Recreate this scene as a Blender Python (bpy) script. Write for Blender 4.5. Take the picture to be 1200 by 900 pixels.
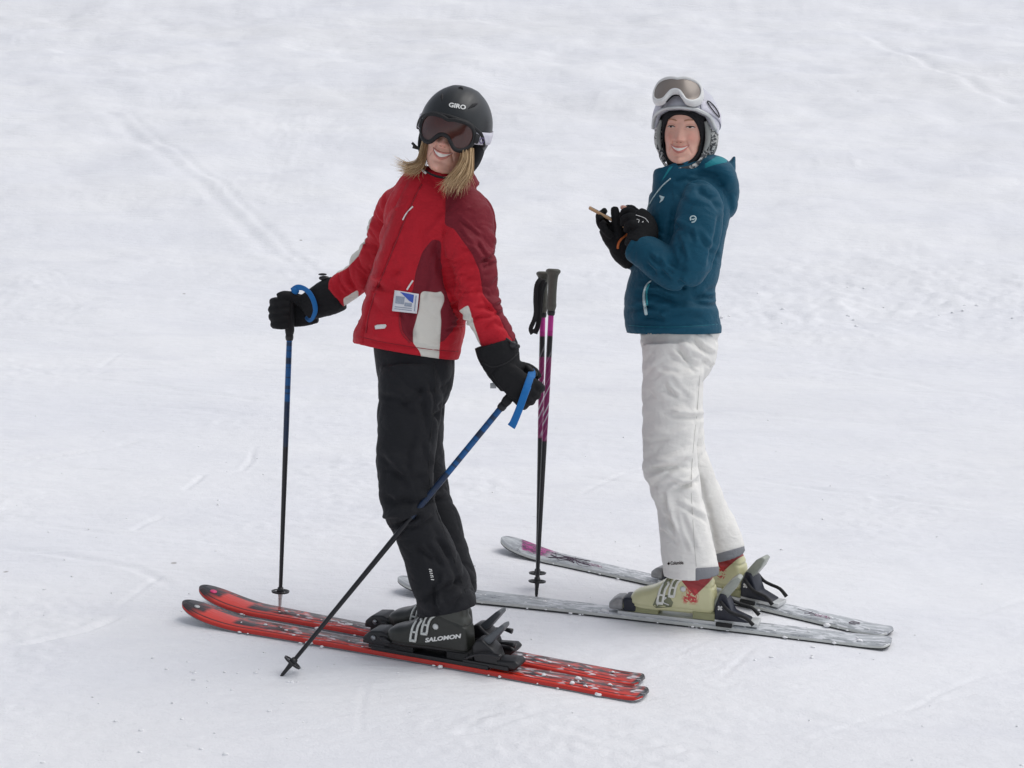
import bpy, bmesh, math, random
import numpy as np
from mathutils import Vector, Matrix
from mathutils.bvhtree import BVHTree

random.seed(7); np.random.seed(7)
R = math.radians
scn = bpy.context.scene
for o in list(bpy.data.objects): bpy.data.objects.remove(o, do_unlink=True)

# ------------------------------------------------------------------ camera, sky, sun, exposure
CAM = np.array((0.0, -5.2, 1.2)); PITCH = R(4.3); FPX = 2000.0
cam_d = bpy.data.cameras.new('camera'); cam = bpy.data.objects.new('camera', cam_d)
scn.collection.objects.link(cam)
cam.location = CAM; cam.rotation_euler = (R(90) - PITCH, 0, 0)
cam_d.sensor_width = 36; cam_d.lens = FPX / 1200 * 36; cam_d.clip_start = .05; cam_d.clip_end = 2000
scn.camera = cam

SUN_EL, SUN_AZ = R(58), R(70)            # soft light from high on the right, a little behind the camera
w = bpy.data.worlds.new('World'); scn.world = w; w.use_nodes = True
nt = w.node_tree; nt.nodes.clear()
sky = nt.nodes.new('ShaderNodeTexSky'); sky.sky_type = 'NISHITA'; sky.sun_disc = False
sky.sun_elevation = SUN_EL; sky.sun_rotation = SUN_AZ; sky.air_density = 1.0; sky.dust_density = 6.0; sky.ozone_density = 1.0; sky.altitude = 1500
hs = nt.nodes.new('ShaderNodeHueSaturation'); hs.inputs['Saturation'].default_value = .33   # an overcast sky is nearly grey
bg = nt.nodes.new('ShaderNodeBackground'); bg.inputs[1].default_value = .115
out = nt.nodes.new('ShaderNodeOutputWorld')
nt.links.new(sky.outputs[0], hs.inputs['Color']); nt.links.new(hs.outputs[0], bg.inputs[0]); nt.links.new(bg.outputs[0], out.inputs[0])
sun_d = bpy.data.lights.new('sun', 'SUN'); sun_d.energy = .85; sun_d.angle = R(40); sun_d.color = (1, .98, .95)
sun = bpy.data.objects.new('sun', sun_d); scn.collection.objects.link(sun)
sd = Vector((math.cos(SUN_EL) * math.sin(SUN_AZ), -math.cos(SUN_EL) * math.cos(SUN_AZ), math.sin(SUN_EL)))
sun.rotation_euler = sd.to_track_quat('Z', 'Y').to_euler(); sun.location = (3, -3, 6)
scn.view_settings.view_transform = 'Standard'; scn.view_settings.look = 'None'
scn.view_settings.exposure = 0.40; scn.view_settings.gamma = 1.0

# ------------------------------------------------------------------ maths helpers
def ray(px, py):
    x = (px - 600) / FPX; u = -(py - 450) / FPX
    return np.array((x, math.cos(PITCH) + u * math.sin(PITCH), -math.sin(PITCH) + u * math.cos(PITCH)))
def P(px, py, y):                                   # the world point seen at a photo position at world depth y
    d = ray(px, py); return CAM + d * ((y - CAM[1]) / d[1])
def proj(V):                                        # world -> photo position
    D = V - CAM; c, s = math.cos(PITCH), math.sin(PITCH)
    f = D[:, 1] * c - D[:, 2] * s; u = D[:, 1] * s + D[:, 2] * c
    return np.stack((600 + FPX * D[:, 0] / f, 450 - FPX * u / f), 1)
def S(y): return FPX / (y - CAM[1])
def nrm(v): v = np.asarray(v, float); return v / max(1e-9, np.linalg.norm(v))

_g = np.random.RandomState(3).normal(size=(256, 3)); _g /= np.linalg.norm(_g, axis=1)[:, None]
_p = np.random.RandomState(5).permutation(256)
def gnoise(p):
    p = np.asarray(p, float); i = np.floor(p).astype(int); f = p - i; t = f * f * f * (f * (f * 6 - 15) + 10)
    r = 0
    for a in (0, 1):
        wx = t[:, 0] if a else 1 - t[:, 0]
        for b in (0, 1):
            wy = t[:, 1] if b else 1 - t[:, 1]
            for c in (0, 1):
                wz = t[:, 2] if c else 1 - t[:, 2]
                h = _p[(_p[(_p[(i[:, 0] + a) & 255] + i[:, 1] + b) & 255] + i[:, 2] + c) & 255]
                g = _g[h]
                r = r + wx * wy * wz * (g[:, 0] * (f[:, 0] - a) + g[:, 1] * (f[:, 1] - b) + g[:, 2] * (f[:, 2] - c))
    return r
def fbm(p, o=4):
    r = 0; a = 1.
    for k in range(o): r = r + a * gnoise(np.asarray(p) * 2 ** k + 17.3 * k); a *= .5
    return r
def sstep(a, b, x): t = np.clip((x - a) / (b - a), 0, 1); return t * t * (3 - 2 * t)
def seg_dist(Q, A, B):
    AB = B - A; t = np.clip(((Q - A) @ AB) / max(1e-12, AB @ AB), 0, 1)
    D = Q - (A + t[:, None] * AB); return np.sqrt((D * D).sum(1)), t
def poly_dist(Q, pts):                               # distance and arc length to a polyline
    pts = [np.asarray(p, float) for p in pts]; best = np.full(len(Q), 1e9); arc = np.zeros(len(Q)); L = 0
    for a, b in zip(pts, pts[1:]):
        d, t = seg_dist(Q, a, b); l = np.linalg.norm(b - a); m = d < best
        best[m] = d[m]; arc[m] = (L + t * l)[m]; L += l
    return best, arc
def poly_sd(Q, poly):                                # signed distance, positive inside
    poly = [np.asarray(p, float) for p in poly]; d, _ = poly_dist(Q, poly + [poly[0]])
    ins = np.zeros(len(Q), bool); j = len(poly) - 1
    for i in range(len(poly)):
        xi, yi = poly[i]; xj, yj = poly[j]
        c = ((yi > Q[:, 1]) != (yj > Q[:, 1])) & (Q[:, 0] < (xj - xi) * (Q[:, 1] - yi) / (yj - yi + 1e-12) + xi)
        ins ^= c; j = i
    return np.where(ins, d, -d)
def resample(K, k):                                  # Catmull-Rom through the rows of K
    K = np.asarray(K, float); n = len(K); o = []
    for i in range(n - 1):
        p0, p1, p2, p3 = K[max(0, i - 1)], K[i], K[i + 1], K[min(n - 1, i + 2)]
        for q in range(k):
            t = q / k
            o.append(.5 * (2 * p1 + (p2 - p0) * t + (2 * p0 - 5 * p1 + 4 * p2 - p3) * t * t + (3 * p1 - p0 - 3 * p2 + p3) * t ** 3))
    o.append(K[-1]); return np.array(o)

# ------------------------------------------------------------------ mesh helpers: a shape is (verts, faces)
def loft_rings(rings, closed=True):
    n = len(rings[0]); V = np.concatenate(rings); F = []
    for i in range(len(rings) - 1):
        for j in range(n):
            a = i * n + j; b = i * n + (j + 1) % n
            F.append((a, b, b + n, a + n))
    if closed:
        V = np.concatenate((V, [rings[0].mean(0), rings[-1].mean(0)])); c0, c1 = len(V) - 2, len(V) - 1; q = (len(rings) - 1) * n
        for j in range(n):
            F.append((c0, (j + 1) % n, j)); F.append((c1, q + j, q + (j + 1) % n))
    return V, F
def ring(c, u, v, e=2.0, n=40):
    a = np.arange(n) * 2 * math.pi / n; ca, sa = np.cos(a), np.sin(a)
    x = np.sign(ca) * np.abs(ca) ** (2 / e); y = np.sign(sa) * np.abs(sa) ** (2 / e)
    return np.asarray(c) + x[:, None] * np.asarray(u) + y[:, None] * np.asarray(v)
def limb(K, k=6, e=2.2, n=40, closed=True):
    """K rows: px, py, depth y, half width in photo px, half depth in m -> lofted limb"""
    C = np.array([np.concatenate((P(r[0], r[1], r[2]), [r[3] / S(r[2]), r[4]])) for r in K]); C = resample(C, k); rings = []
    for i in range(len(C)):
        T = nrm(C[min(len(C) - 1, i + 1), :3] - C[max(0, i - 1), :3]); u = np.cross(T, (0, 1, 0))
        u = nrm(u) if np.linalg.norm(u) > .05 else np.array((1., 0, 0)); v = np.cross(u, T)
        rings.append(ring(C[i, :3], u * C[i, 3], v * C[i, 4], e, n))
    return loft_rings(rings, closed)
def tube(pts, rad, n=10, k=4, flat=None):
    """round tube through world points; flat=(normal, ratio) flattens it to a band"""
    rad = np.full(len(pts), rad) if np.isscalar(rad) else np.asarray(rad)
    C = resample(np.column_stack((np.asarray(pts, float), rad)), k); rings = []; u = None
    for i in range(len(C)):
        T = nrm(C[min(len(C) - 1, i + 1), :3] - C[max(0, i - 1), :3])
        if flat is not None: u = np.cross(T, flat[0])
        elif u is None: u = np.cross(T, (0, 0, 1) if abs(T[2]) < .9 else (1, 0, 0))
        else: u = u - T * (u @ T)
        u = nrm(u); v = np.cross(T, u); q = flat[1] if flat is not None else 1
        rings.append(ring(C[i, :3], u * C[i, 3], v * C[i, 3] * q, 2.0 if flat is None else 3.0, n))
    return loft_rings(rings)
def ball(c, r, n=20, m=12):
    rings = []
    r = np.asarray(r) * np.ones(3)
    for i in range(1, m):
        a = math.pi * i / m; rings.append(ring(np.asarray(c) - (0, 0, r[2] * math.cos(a)), (r[0] * math.sin(a), 0, 0), (0, r[1] * math.sin(a), 0), 2, n))
    V, F = loft_rings(rings); V[-2] = np.asarray(c) - (0, 0, r[2]); V[-1] = np.asarray(c) + (0, 0, r[2]); return V, F
def box(c, h, bev=.15, k=1):
    """bevelled box: centre c, half sizes h, bevel as fraction of the smallest half size"""
    bm = bmesh.new(); bmesh.ops.create_cube(bm, size=2)
    for v in bm.verts: v.co = Vector([v.co[i] * h[i] for i in range(3)])
    bmesh.ops.bevel(bm, geom=list(bm.edges), offset=bev * min(h), segments=2, profile=.6, affect='EDGES')
    bm.verts.index_update()
    V = np.array([v.co[:] for v in bm.verts]) + np.asarray(c); F = [tuple(v.index for v in f.verts) for f in bm.faces]; bm.free(); return V, F
def prism(poly, y0, y1, bev=.0):
    """outline in x-z extruded from y0 to y1, edges bevelled"""
    bm = bmesh.new(); vs = [bm.verts.new((p[0], y0, p[1])) for p in poly]; f = bm.faces.new(vs)
    r = bmesh.ops.extrude_face_region(bm, geom=[f])
    for v in r['geom']:
        if isinstance(v, bmesh.types.BMVert): v.co.y = y1
    bmesh.ops.recalc_face_normals(bm, faces=bm.faces)
    if bev: bmesh.ops.bevel(bm, geom=list(bm.edges), offset=bev, segments=2, profile=.6, affect='EDGES', clamp_overlap=True)
    bmesh.ops.triangulate(bm, faces=[f for f in bm.faces if len(f.verts) > 4])
    bm.verts.index_update()
    V = np.array([v.co[:] for v in bm.verts]); F = [tuple(v.index for v in f.verts) for f in bm.faces]; bm.free(); return V, F
def join(*sh):
    V = []; F = []; o = 0
    for v, f in sh: V.append(np.asarray(v)); F += [tuple(i + o for i in q) for q in f]; o += len(v)
    return np.concatenate(V), F
def xf(sh, M):
    M = np.array(M); return np.asarray(sh[0]) @ M[:3, :3].T + M[:3, 3], sh[1]
def mesh_of(sh, name='m'):
    me = bpy.data.meshes.new(name); me.from_pydata(np.asarray(sh[0]).tolist(), [], [tuple(int(i) for i in f) for f in sh[1]]); me.update(); return me
def obj(name, sh, mat, parent=None, smooth=True, solid=None, sub=0, world=True):
    me = sh if isinstance(sh, bpy.types.Mesh) else mesh_of(sh, name)
    me.name = name; o = bpy.data.objects.new(name, me); scn.collection.objects.link(o)
    if mat: me.materials.clear(); me.materials.append(mat)
    me.polygons.foreach_set('use_smooth', [smooth] * len(me.polygons))
    if parent:
        o.parent = parent
        if world: o.matrix_parent_inverse = parent_world(parent).inverted()
    if solid: m = o.modifiers.new('solid', 'SOLIDIFY'); m.thickness = abs(solid); m.offset = 1 if solid > 0 else -1
    if sub: m = o.modifiers.new('sub', 'SUBSURF'); m.levels = m.render_levels = sub
    return o
def parent_world(o):
    M = o.matrix_basis.copy()
    if o.parent: M = parent_world(o.parent) @ o.matrix_parent_inverse @ M
    return M
def empty(name, loc, label, cat, group=None, M=None):
    o = bpy.data.objects.new(name, None); scn.collection.objects.link(o); o.empty_display_size = .1
    if M is not None: o.matrix_basis = M
    else: o.location = loc
    tag(o, label, cat, group); return o
def tag(o, label, cat, group=None, kind=None):
    if label: o['label'] = label
    if cat: o['category'] = cat
    if group: o['group'] = group
    if kind: o['kind'] = kind
def fuse(parts, voxel, smooth=4, fac=.5):
    """one continuous skin round overlapping shapes"""
    me = mesh_of(join(*parts)); o = bpy.data.objects.new('tmp', me); scn.collection.objects.link(o)
    bm = bmesh.new(); bm.from_mesh(me); bmesh.ops.recalc_face_normals(bm, faces=bm.faces); bm.to_mesh(me); bm.free()
    m = o.modifiers.new('r', 'REMESH'); m.mode = 'VOXEL'; m.voxel_size = voxel
    if smooth: s = o.modifiers.new('s', 'SMOOTH'); s.factor = fac; s.iterations = smooth
    dg = bpy.context.evaluated_depsgraph_get(); r = bpy.data.meshes.new_from_object(o.evaluated_get(dg))
    bpy.data.objects.remove(o, do_unlink=True); bpy.data.meshes.remove(me); return r
def vn(me):
    n = len(me.vertices); V = np.empty(n * 3); N = np.empty(n * 3)
    me.vertices.foreach_get('co', V); me.vertices.foreach_get('normal', N); return V.reshape(-1, 3), N.reshape(-1, 3)
def setv(me, V): me.vertices.foreach_set('co', np.ascontiguousarray(V, float).ravel()); me.update()
def attr(me, name, vals):
    a = me.attributes.new(name, 'FLOAT', 'POINT'); a.data.foreach_set('value', np.ascontiguousarray(vals, np.float32))
def soft(me, vals, it=8):
    E = np.empty(len(me.edges) * 2, int); me.edges.foreach_get('vertices', E); E = E.reshape(-1, 2); n = len(vals); cnt = np.bincount(E.ravel(), minlength=n) + 1e-9; v = np.asarray(vals, float)
    for k in range(it): v = .5 * v + .5 * (np.bincount(E[:, 0], v[E[:, 1]], n) + np.bincount(E[:, 1], v[E[:, 0]], n)) / cnt
    return v
def bvh(o):
    dg = bpy.context.evaluated_depsgraph_get(); e = o.evaluated_get(dg); me = e.to_mesh(); M = parent_world(o) if o.parent is None else (parent_world(o.parent) @ o.matrix_parent_inverse @ o.matrix_basis)
    t = BVHTree.FromPolygons([M @ v.co for v in me.vertices], [tuple(p.vertices) for p in me.polygons]); e.to_mesh_clear(); return t
def bvh_me(me): return BVHTree.FromPolygons([v.co.copy() for v in me.vertices], [tuple(p.vertices) for p in me.polygons])
def cast(t, px, py, off=.0, back=None):
    d = Vector(ray(px, py)); h = t.ray_cast(Vector(CAM), d.normalized())
    if h[0] is None:
        h = t.find_nearest(Vector(P(px, py, back if back is not None else 0)))
    n = h[1]; n = n if n.dot(d) < 0 else -n
    return np.array(h[0] + n * off), np.array(n)
def grid2d(poly, cuts=2):
    """filled, subdivided outline in the plane -> verts2d, faces"""
    bm = bmesh.new(); f = bm.faces.new([bm.verts.new((p[0], p[1], 0)) for p in poly]); bmesh.ops.triangulate(bm, faces=[f])
    for q in range(cuts): bmesh.ops.subdivide_edges(bm, edges=list(bm.edges), cuts=1, use_grid_fill=True)
    bmesh.ops.triangulate(bm, faces=list(bm.faces)); bm.verts.index_update()
    V = np.array([v.co[:2] for v in bm.verts]); F = [tuple(v.index for v in f.verts) for f in bm.faces]; bm.free(); return V, F
def patch(t, sh2, off=.002):
    """lay a flat outline, given in photo positions, on a surface"""
    V = np.array([cast(t, x, y, off)[0] for x, y in sh2[0]]); return V, sh2[1]
def strip(t, pts, rad, off=.001, n=8, k=5, flat=None):
    Q = resample(np.asarray(pts, float), k); W = [cast(t, x, y, off)[0] for x, y in Q if t.ray_cast(Vector(CAM), Vector(ray(x, y)).normalized())[0] is not None]
    if not np.isscalar(rad): rad = np.interp(np.linspace(0, 1, len(W)), np.linspace(0, 1, len(rad)), rad)
    return tube(W, rad, n, 1)
def text2d(s, size=1.0, shear=0.0, bold=0.0, sub=1):
    c = bpy.data.curves.new('t', 'FONT'); c.body = s; c.size = size; c.shear = shear; c.offset = bold; c.align_x = 'CENTER'; c.align_y = 'CENTER'; c.resolution_u = 3
    o = bpy.data.objects.new('t', c); scn.collection.objects.link(o); dg = bpy.context.evaluated_depsgraph_get(); dg.update()
    me = bpy.data.meshes.new_from_object(o.evaluated_get(dg)); bm = bmesh.new(); bm.from_mesh(me); bmesh.ops.triangulate(bm, faces=list(bm.faces))
    for q in range(sub): bmesh.ops.subdivide_edges(bm, edges=list(bm.edges), cuts=1, use_grid_fill=True)
    bmesh.ops.triangulate(bm, faces=list(bm.faces)); bm.verts.index_update()
    V = np.array([v.co[:2] for v in bm.verts]); F = [tuple(v.index for v in f.verts) for f in bm.faces]; bm.free()
    bpy.data.objects.remove(o, do_unlink=True); bpy.data.meshes.remove(me); bpy.data.curves.remove(c); return V, F
def place2d(sh, cx, cy, w, ang=0, h=None):
    V = sh[0].copy(); V -= (V.max(0) + V.min(0)) / 2; ext = V.max(0) - V.min(0); s = w / ext[0]; sy = s if h is None else h / ext[1]
    V = V * (s, -sy); a = R(ang); c, q = math.cos(a), math.sin(a)
    return np.column_stack((cx + V[:, 0] * c - V[:, 1] * q, cy + V[:, 0] * q + V[:, 1] * c)), sh[1]

# ------------------------------------------------------------------ materials
def lin(r, g, b, k=1.0):
    f = lambda c: (c / 255 / 12.92) if c / 255 <= .04045 else ((c / 255 + .055) / 1.055) ** 2.4
    return (min(.9, f(r) * k), min(.9, f(g) * k), min(.9, f(b) * k), 1)
class NB:
    def __init__(s, name):
        s.m = bpy.data.materials.new(name); s.m.use_nodes = True; s.t = s.m.node_tree; s.b = s.t.nodes['Principled BSDF']
    def n(s, typ, **kw):
        q = s.t.nodes.new(typ)
        for k, v in kw.items():
            if hasattr(q, k) and k not in q.inputs: setattr(q, k, v)
            else: q.inputs[k].default_value = v
        return q
    def l(s, a, b): s.t.links.new(a, b)
    def coord(s): return s.n('ShaderNodeTexCoord').outputs['Object']
    def noise(s, scale, detail=3, vec=None, dist=0):
        q = s.n('ShaderNodeTexNoise'); q.inputs['Scale'].default_value = scale; q.inputs['Detail'].default_value = detail; q.inputs['Distortion'].default_value = dist
        s.l(vec if vec is not None else s.coord(), q.inputs['Vector']); return q.outputs['Fac']
    def mixc(s, fac, a, b):
        q = s.n('ShaderNodeMix', data_type='RGBA')
        if isinstance(fac, (int, float)): q.inputs[0].default_value = fac
        else: s.l(fac, q.inputs[0])
        for i, c in ((6, a), (7, b)):
            if isinstance(c, tuple): q.inputs[i].default_value = c
            else: s.l(c, q.inputs[i])
        return q.outputs[2]
    def rng(s, x, a, b, c=0., d=1., smooth=False):
        q = s.n('ShaderNodeMapRange'); q.interpolation_type = 'SMOOTHSTEP' if smooth else 'LINEAR'
        s.l(x, q.inputs[0])
        for i, v in enumerate((a, b, c, d)): q.inputs[i + 1].default_value = v
        return q.outputs[0]
    def math(s, op, a, b=0.0):
        q = s.n('ShaderNodeMath', operation=op)
        for i, v in enumerate((a, b)):
            if isinstance(v, (int, float)): q.inputs[i].default_value = v
            else: s.l(v, q.inputs[i])
        return q.outputs[0]
    def att(s, name): q = s.n('ShaderNodeAttribute'); q.attribute_name = name; return q.outputs['Fac']
    def col(s, c):
        if isinstance(c, tuple): s.b.inputs['Base Color'].default_value = c
        else: s.l(c, s.b.inputs['Base Color'])
    def bump(s, h, st=.3, dist=.01):
        q = s.n('ShaderNodeBump'); q.inputs['Strength'].default_value = st; q.inputs['Distance'].default_value = dist
        s.l(h, q.inputs['Height'])
        if s.b.inputs['Normal'].links: s.l(s.b.inputs['Normal'].links[0].from_socket, q.inputs['Normal'])
        s.l(q.outputs[0], s.b.inputs['Normal'])
    def set(s, **kw):
        for k, v in kw.items(): s.b.inputs[k.replace('_', ' ')].default_value = v
        return s.m
def plain(name, c, rough=.5, metal=0., var=.15, scale=60, bump=.0, coat=0., spec=.5):
    q = NB(name); nz = q.noise(scale, 4)
    d = tuple(x * (1 - var) for x in c[:3]) + (1,); u = tuple(min(.95, x * (1 + var)) for x in c[:3]) + (1,)
    q.col(q.mixc(nz, d, u))
    if bump: q.bump(q.noise(scale * 2.5, 3), bump, .004)
    q.set(Roughness=rough, Metallic=metal, Coat_Weight=coat, Specular_IOR_Level=spec); return q.m
def fabric(name, base, panels=(), rough=.75, weave=900., sheen=.15, seam=()):
    """woven shell cloth; panels = (attribute, colour): sewn-in pieces of another cloth"""
    q = NB(name); c = base
    c = q.mixc(q.noise(9, 4), tuple(x * .86 for x in base[:3]) + (1,), tuple(min(.92, x * 1.1) for x in base[:3]) + (1,))
    seamh = None
    for at, pc in panels:
        a = q.att(at); c = q.mixc(q.rng(a, -.3, .3), c, pc)
        e = q.rng(q.math('ABSOLUTE', a), 0, 1.6); seamh = e if seamh is None else q.math('MINIMUM', seamh, e)
    q.col(c)
    q.bump(q.noise(weave, 2), .12, .002)
    q.bump(q.noise(30, 4, dist=.6), .45, .006)
    mpf = q.n('ShaderNodeMapping'); mpf.inputs['Scale'].default_value = (1, 1, 2.2); q.l(q.coord(), mpf.inputs['Vector']); q.bump(q.noise(16, 3, mpf.outputs[0], 1.2), .35, .010)
    if seamh is not None: q.bump(seamh, .5, .0025)
    q.set(Roughness=rough, Sheen_Weight=sheen, Specular_IOR_Level=.3); return q.m

M = {}
M['black_cloth'] = fabric('black_cloth', lin(30, 30, 33), rough=.85, sheen=.0)
M['glove'] = fabric('glove_black', lin(24, 24, 26), rough=.8, sheen=.0)
M['glove_teal'] = fabric('glove_fleece', lin(22, 23, 25), rough=.85, sheen=.0)
M['black_plastic'] = plain('black_plastic', lin(28, 28, 31), .4)
M['black_matte'] = plain('black_matte', lin(22, 22, 24), .7)
M['helmet_black'] = plain('helmet_black', lin(33, 36, 38), .4, var=.08, scale=200)
M['white_paint'] = plain('white_print', lin(225, 225, 222), .5)
M['silver'] = plain('silver_plastic', lin(205, 207, 206), .35, .3, var=.1)
M['metal'] = plain('bare_metal', lin(150, 152, 155), .3, .9)
M['skin'] = None
M['teeth'] = plain('tooth_white', lin(238, 230, 220), .25, var=.03)
M['blue_strap'] = fabric('blue_webbing', lin(14, 104, 172), rough=.6)
M['snow_lump'] = plain('snow_lump', (.90, .90, .91, 1), .7, var=.03)

def skin_mat(name, c):
    q = NB(name); col = q.mixc(q.noise(60, 5), tuple(x * .86 for x in c[:3]) + (1,), tuple(x * 1.05 for x in c[:3]) + (1,))
    col = q.mixc(q.math('MULTIPLY', q.att('blush'), .42), col, lin(205, 118, 105)); q.col(col)
    q.bump(q.noise(500, 2), .1, .001); q.set(Roughness=.5, Subsurface_Weight=.12, Subsurface_Scale=.01); return q.m
M['skin'] = skin_mat('skin', lin(230, 178, 158))
M['lip'] = plain('lip', lin(206, 130, 118), .4)
M['brow'] = plain('eyebrow_hair', lin(172, 126, 100), .8); M['lash'] = plain('lash_nostril_shade', lin(66, 46, 40), .7)
M['eye'] = plain('eye_dark', lin(48, 40, 36), .15)
M['eye_white'] = plain('eye_white', lin(220, 214, 208), .2)

# ------------------------------------------------------------------ ground
def ground_base(x, y):
    x = np.asarray(x, float); y = np.asarray(y, float)
    q = np.clip(y - 4.2, 0, None)
    z = -.024 + .14 * y + .21 * (np.sqrt(q * q + 9) - 3)          # gentle where they stand, steeper behind
    return np.where(y < -3, -.024 + .14 * -3 + .05 * (y + 3), z)
def G(px, py):                                                     # photo position -> point on the ground
    d = ray(px, py); t = 2.0
    for i in range(60):
        p = CAM + d * t; t += (p[2] - float(ground_base(p[0], p[1]))) * 1.0 / max(.12, -(d[2] - .14 * d[1])) * .7
    return CAM + d * t
SKI = dict(red_near=(G(216, 722), G(757, 817)), red_far=(G(236, 704), G(752, 801)), grey_near=(G(467, 690), G(1044, 756)), grey_far=(G(589, 642), G(1043, 744)))

trk = []        # furrows left by skis: (points, half width, depth)
for pts, wd, dp in (
    (([0, 541], [60, 534], [120, 524], [175, 512]), .014, .026), (([110, 120], [240, 220], [310, 290], [372, 330]), .06, .018), (([130, 120], [262, 218], [345, 300], [385, 330]), .03, .016),
    (([20, 757], [50, 750], [100, 738], [145, 720]), .013, .020), (([135, 712], [160, 694], [190, 674]), .011, .010), (([155, 622], [172, 612], [192, 606]), .012, .010), (([262, 558], [284, 552], [294, 540], [298, 522]), .010, .010), (([215, 577], [240, 556]), .012, .010),
    (([0, 425], [60, 440], [180, 452], [330, 475]), .02, .008), (([60, 470], [200, 478], [420, 500]), .02, .007), (([0, 640], [60, 650], [160, 668], [210, 690]), .018, .008),
    (([680, 810], [760, 840], [860, 868]), .02, .008), (([840, 480], [960, 492], [1100, 500], [1200, 508]), .03, .008), (([860, 420], [980, 430], [1100, 455], [1200, 470]), .03, .008),
    (([1010, 40], [1090, 75], [1200, 130]), .06, .03), (([870, 560], [1000, 580], [1200, 600]), .02, .006), (([520, 860], [640, 850], [760, 880]), .018, .006), (([900, 830], [1010, 850], [1150, 842]), .02, .006),
    (([20, 610], [130, 625], [330, 640]), .016, .006), (([330, 350], [500, 352], [730, 372]), .04, .01), (([836, 802], [858, 784], [884, 758]), .009, .006), (([420, 860], [424, 825], [432, 790]), .009, .004)):
    trk.append(([G(*p)[:2] for p in pts], wd, dp))

rt_ = random.Random(21)
for i in range(34):                                                # faint old scratches criss-crossing the piste
    x0, y0_ = rt_.uniform(-100, 1150), rt_.uniform(400, 890); a_ = rt_.choice((rt_.gauss(.12, .07), rt_.gauss(-.15, .1), rt_.gauss(.05, .05), rt_.gauss(-.6, .2))); l_ = rt_.uniform(80, 330); bd = rt_.uniform(-12, 12)
    trk.append(([G(x0 + l_ * t_ * math.cos(a_), max(395, y0_ + l_ * t_ * math.sin(a_) * .6 + bd * math.sin(t_ * 3.1)))[:2] for t_ in (0, .33, .66, 1)], rt_.uniform(.007, .014), rt_.uniform(.003, .0075)))
def ground_z(x, y):
    x = np.asarray(x, float).ravel(); y = np.asarray(y, float).ravel(); z = ground_base(x, y)
    o = np.zeros_like(x); p3 = np.column_stack((x, y, o))
    near = np.full(len(x), 9.)
    for a, b in SKI.values():
        d, _ = seg_dist(np.column_stack((x, y)), a[:2], b[:2]); near = np.minimum(near, d)
    k = .12 + .88 * sstep(.06, .40, near)
    far = sstep(2, 14, y)
    d = fbm(p3 * (.9, 1.3, 1), 3) * (.020 + .07 * far)                                   # broad swells
    d = d + fbm(p3 * (3.2, 10, 1) + 5, 4) * (.006 + .012 * far)                           # groomed streaks lying across the slope
    rough = sstep(-.12, .4, fbm(p3 * (.8, 1.1, 1) + 31, 2))
    d = d + rough * np.abs(fbm(p3 * (10, 13, 1) + 8, 3)) * (.013 + .010 * far)          # trodden crumbly places
    chop = np.exp(-((y - 6.0) / 1.1) ** 2) * sstep(.6, 2.0, x)
    d = d + chop * (np.abs(fbm(p3 * (4.5, 5, 1) + 3, 4)) * .045 - .013)
    Q = np.column_stack((x, y))
    for pts, wd, dp in trk:
        lo_ = np.min(pts, 0) - wd * 5; hi_ = np.max(pts, 0) + wd * 5; mk = np.where(((Q > lo_) & (Q < hi_)).all(1))[0]
        if not len(mk): continue
        q, arc = poly_dist(Q[mk], pts); oo = np.zeros(len(mk)); L = sum(np.linalg.norm(b - a) for a, b in zip(pts, pts[1:])); s = arc / L
        fade = sstep(0, .12, s) * sstep(1, .88, s) * (.6 + .8 * gnoise(np.column_stack((arc * 5, oo, oo + wd * 90))))
        e = q / wd; d[mk] += -dp * fade * np.exp(-e * e) + dp * .3 * fade * np.exp(-((e - 2.2) / .9) ** 2)
    return z + d * k - .006 * np.exp(-(near / .10) ** 2)

rows = np.concatenate((np.linspace(-14, -3.2, 24), np.linspace(-3, -1.45, 30), np.linspace(-1.4, 2.2, 330), np.linspace(2.22, 7, 170), np.linspace(7.06, 16, 130), np.linspace(16.2, 34, 80), np.geomspace(35, 320, 40)))
cs = np.linspace(-1, 1, 421)
X = []; 
for yv in rows:
    hw = max(2.0, (yv + 5.2) * .33 + .4); xs = cs * hw
    X.append(np.concatenate((np.geomspace(160, hw * 1.04, 26) * -1, xs, np.geomspace(hw * 1.04, 160, 26))))
X = np.array(X); nr, nc = X.shape; Y = np.repeat(rows[:, None], nc, 1)
Z = ground_z(X, Y).reshape(nr, nc)
gm = bpy.data.meshes.new('snow_ground'); idx = np.arange(nr * nc).reshape(nr, nc)
quads = np.stack((idx[:-1, :-1], idx[:-1, 1:], idx[1:, 1:], idx[1:, :-1]), -1).reshape(-1, 4)
gm.vertices.add(nr * nc); gm.vertices.foreach_set('co', np.stack((X, Y, Z), -1).ravel())
gm.loops.add(quads.size); gm.loops.foreach_set('vertex_index', quads.ravel()); gm.polygons.add(len(quads)); gm.polygons.foreach_set('loop_start', np.arange(len(quads)) * 4); gm.update(calc_edges=True); gm.validate()
q = NB('snow'); co = q.coord()
mp = q.n('ShaderNodeMapping'); mp.inputs['Scale'].default_value = (1, 2.6, 1); q.l(co, mp.inputs['Vector'])
c = q.mixc(q.rng(q.noise(.55, 4, mp.outputs[0]), .35, .7), (.845, .85, .88, 1), (.90, .90, .912, 1))
c = q.mixc(q.math('MULTIPLY', q.rng(q.noise(1.7, 6, mp.outputs[0]), .52, .75), .5), c, (.78, .785, .825, 1))     # icy, wind-scoured patches
sp = q.n('ShaderNodeSeparateXYZ'); q.l(co, sp.inputs[0])
dirt = q.math('MULTIPLY', q.rng(q.noise(.16, 4, mp.outputs[0]), .52, .70), .22)
c = q.mixc(dirt, c, (.72, .71, .70, 1))                                                                            # thin, dirty snow
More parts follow.
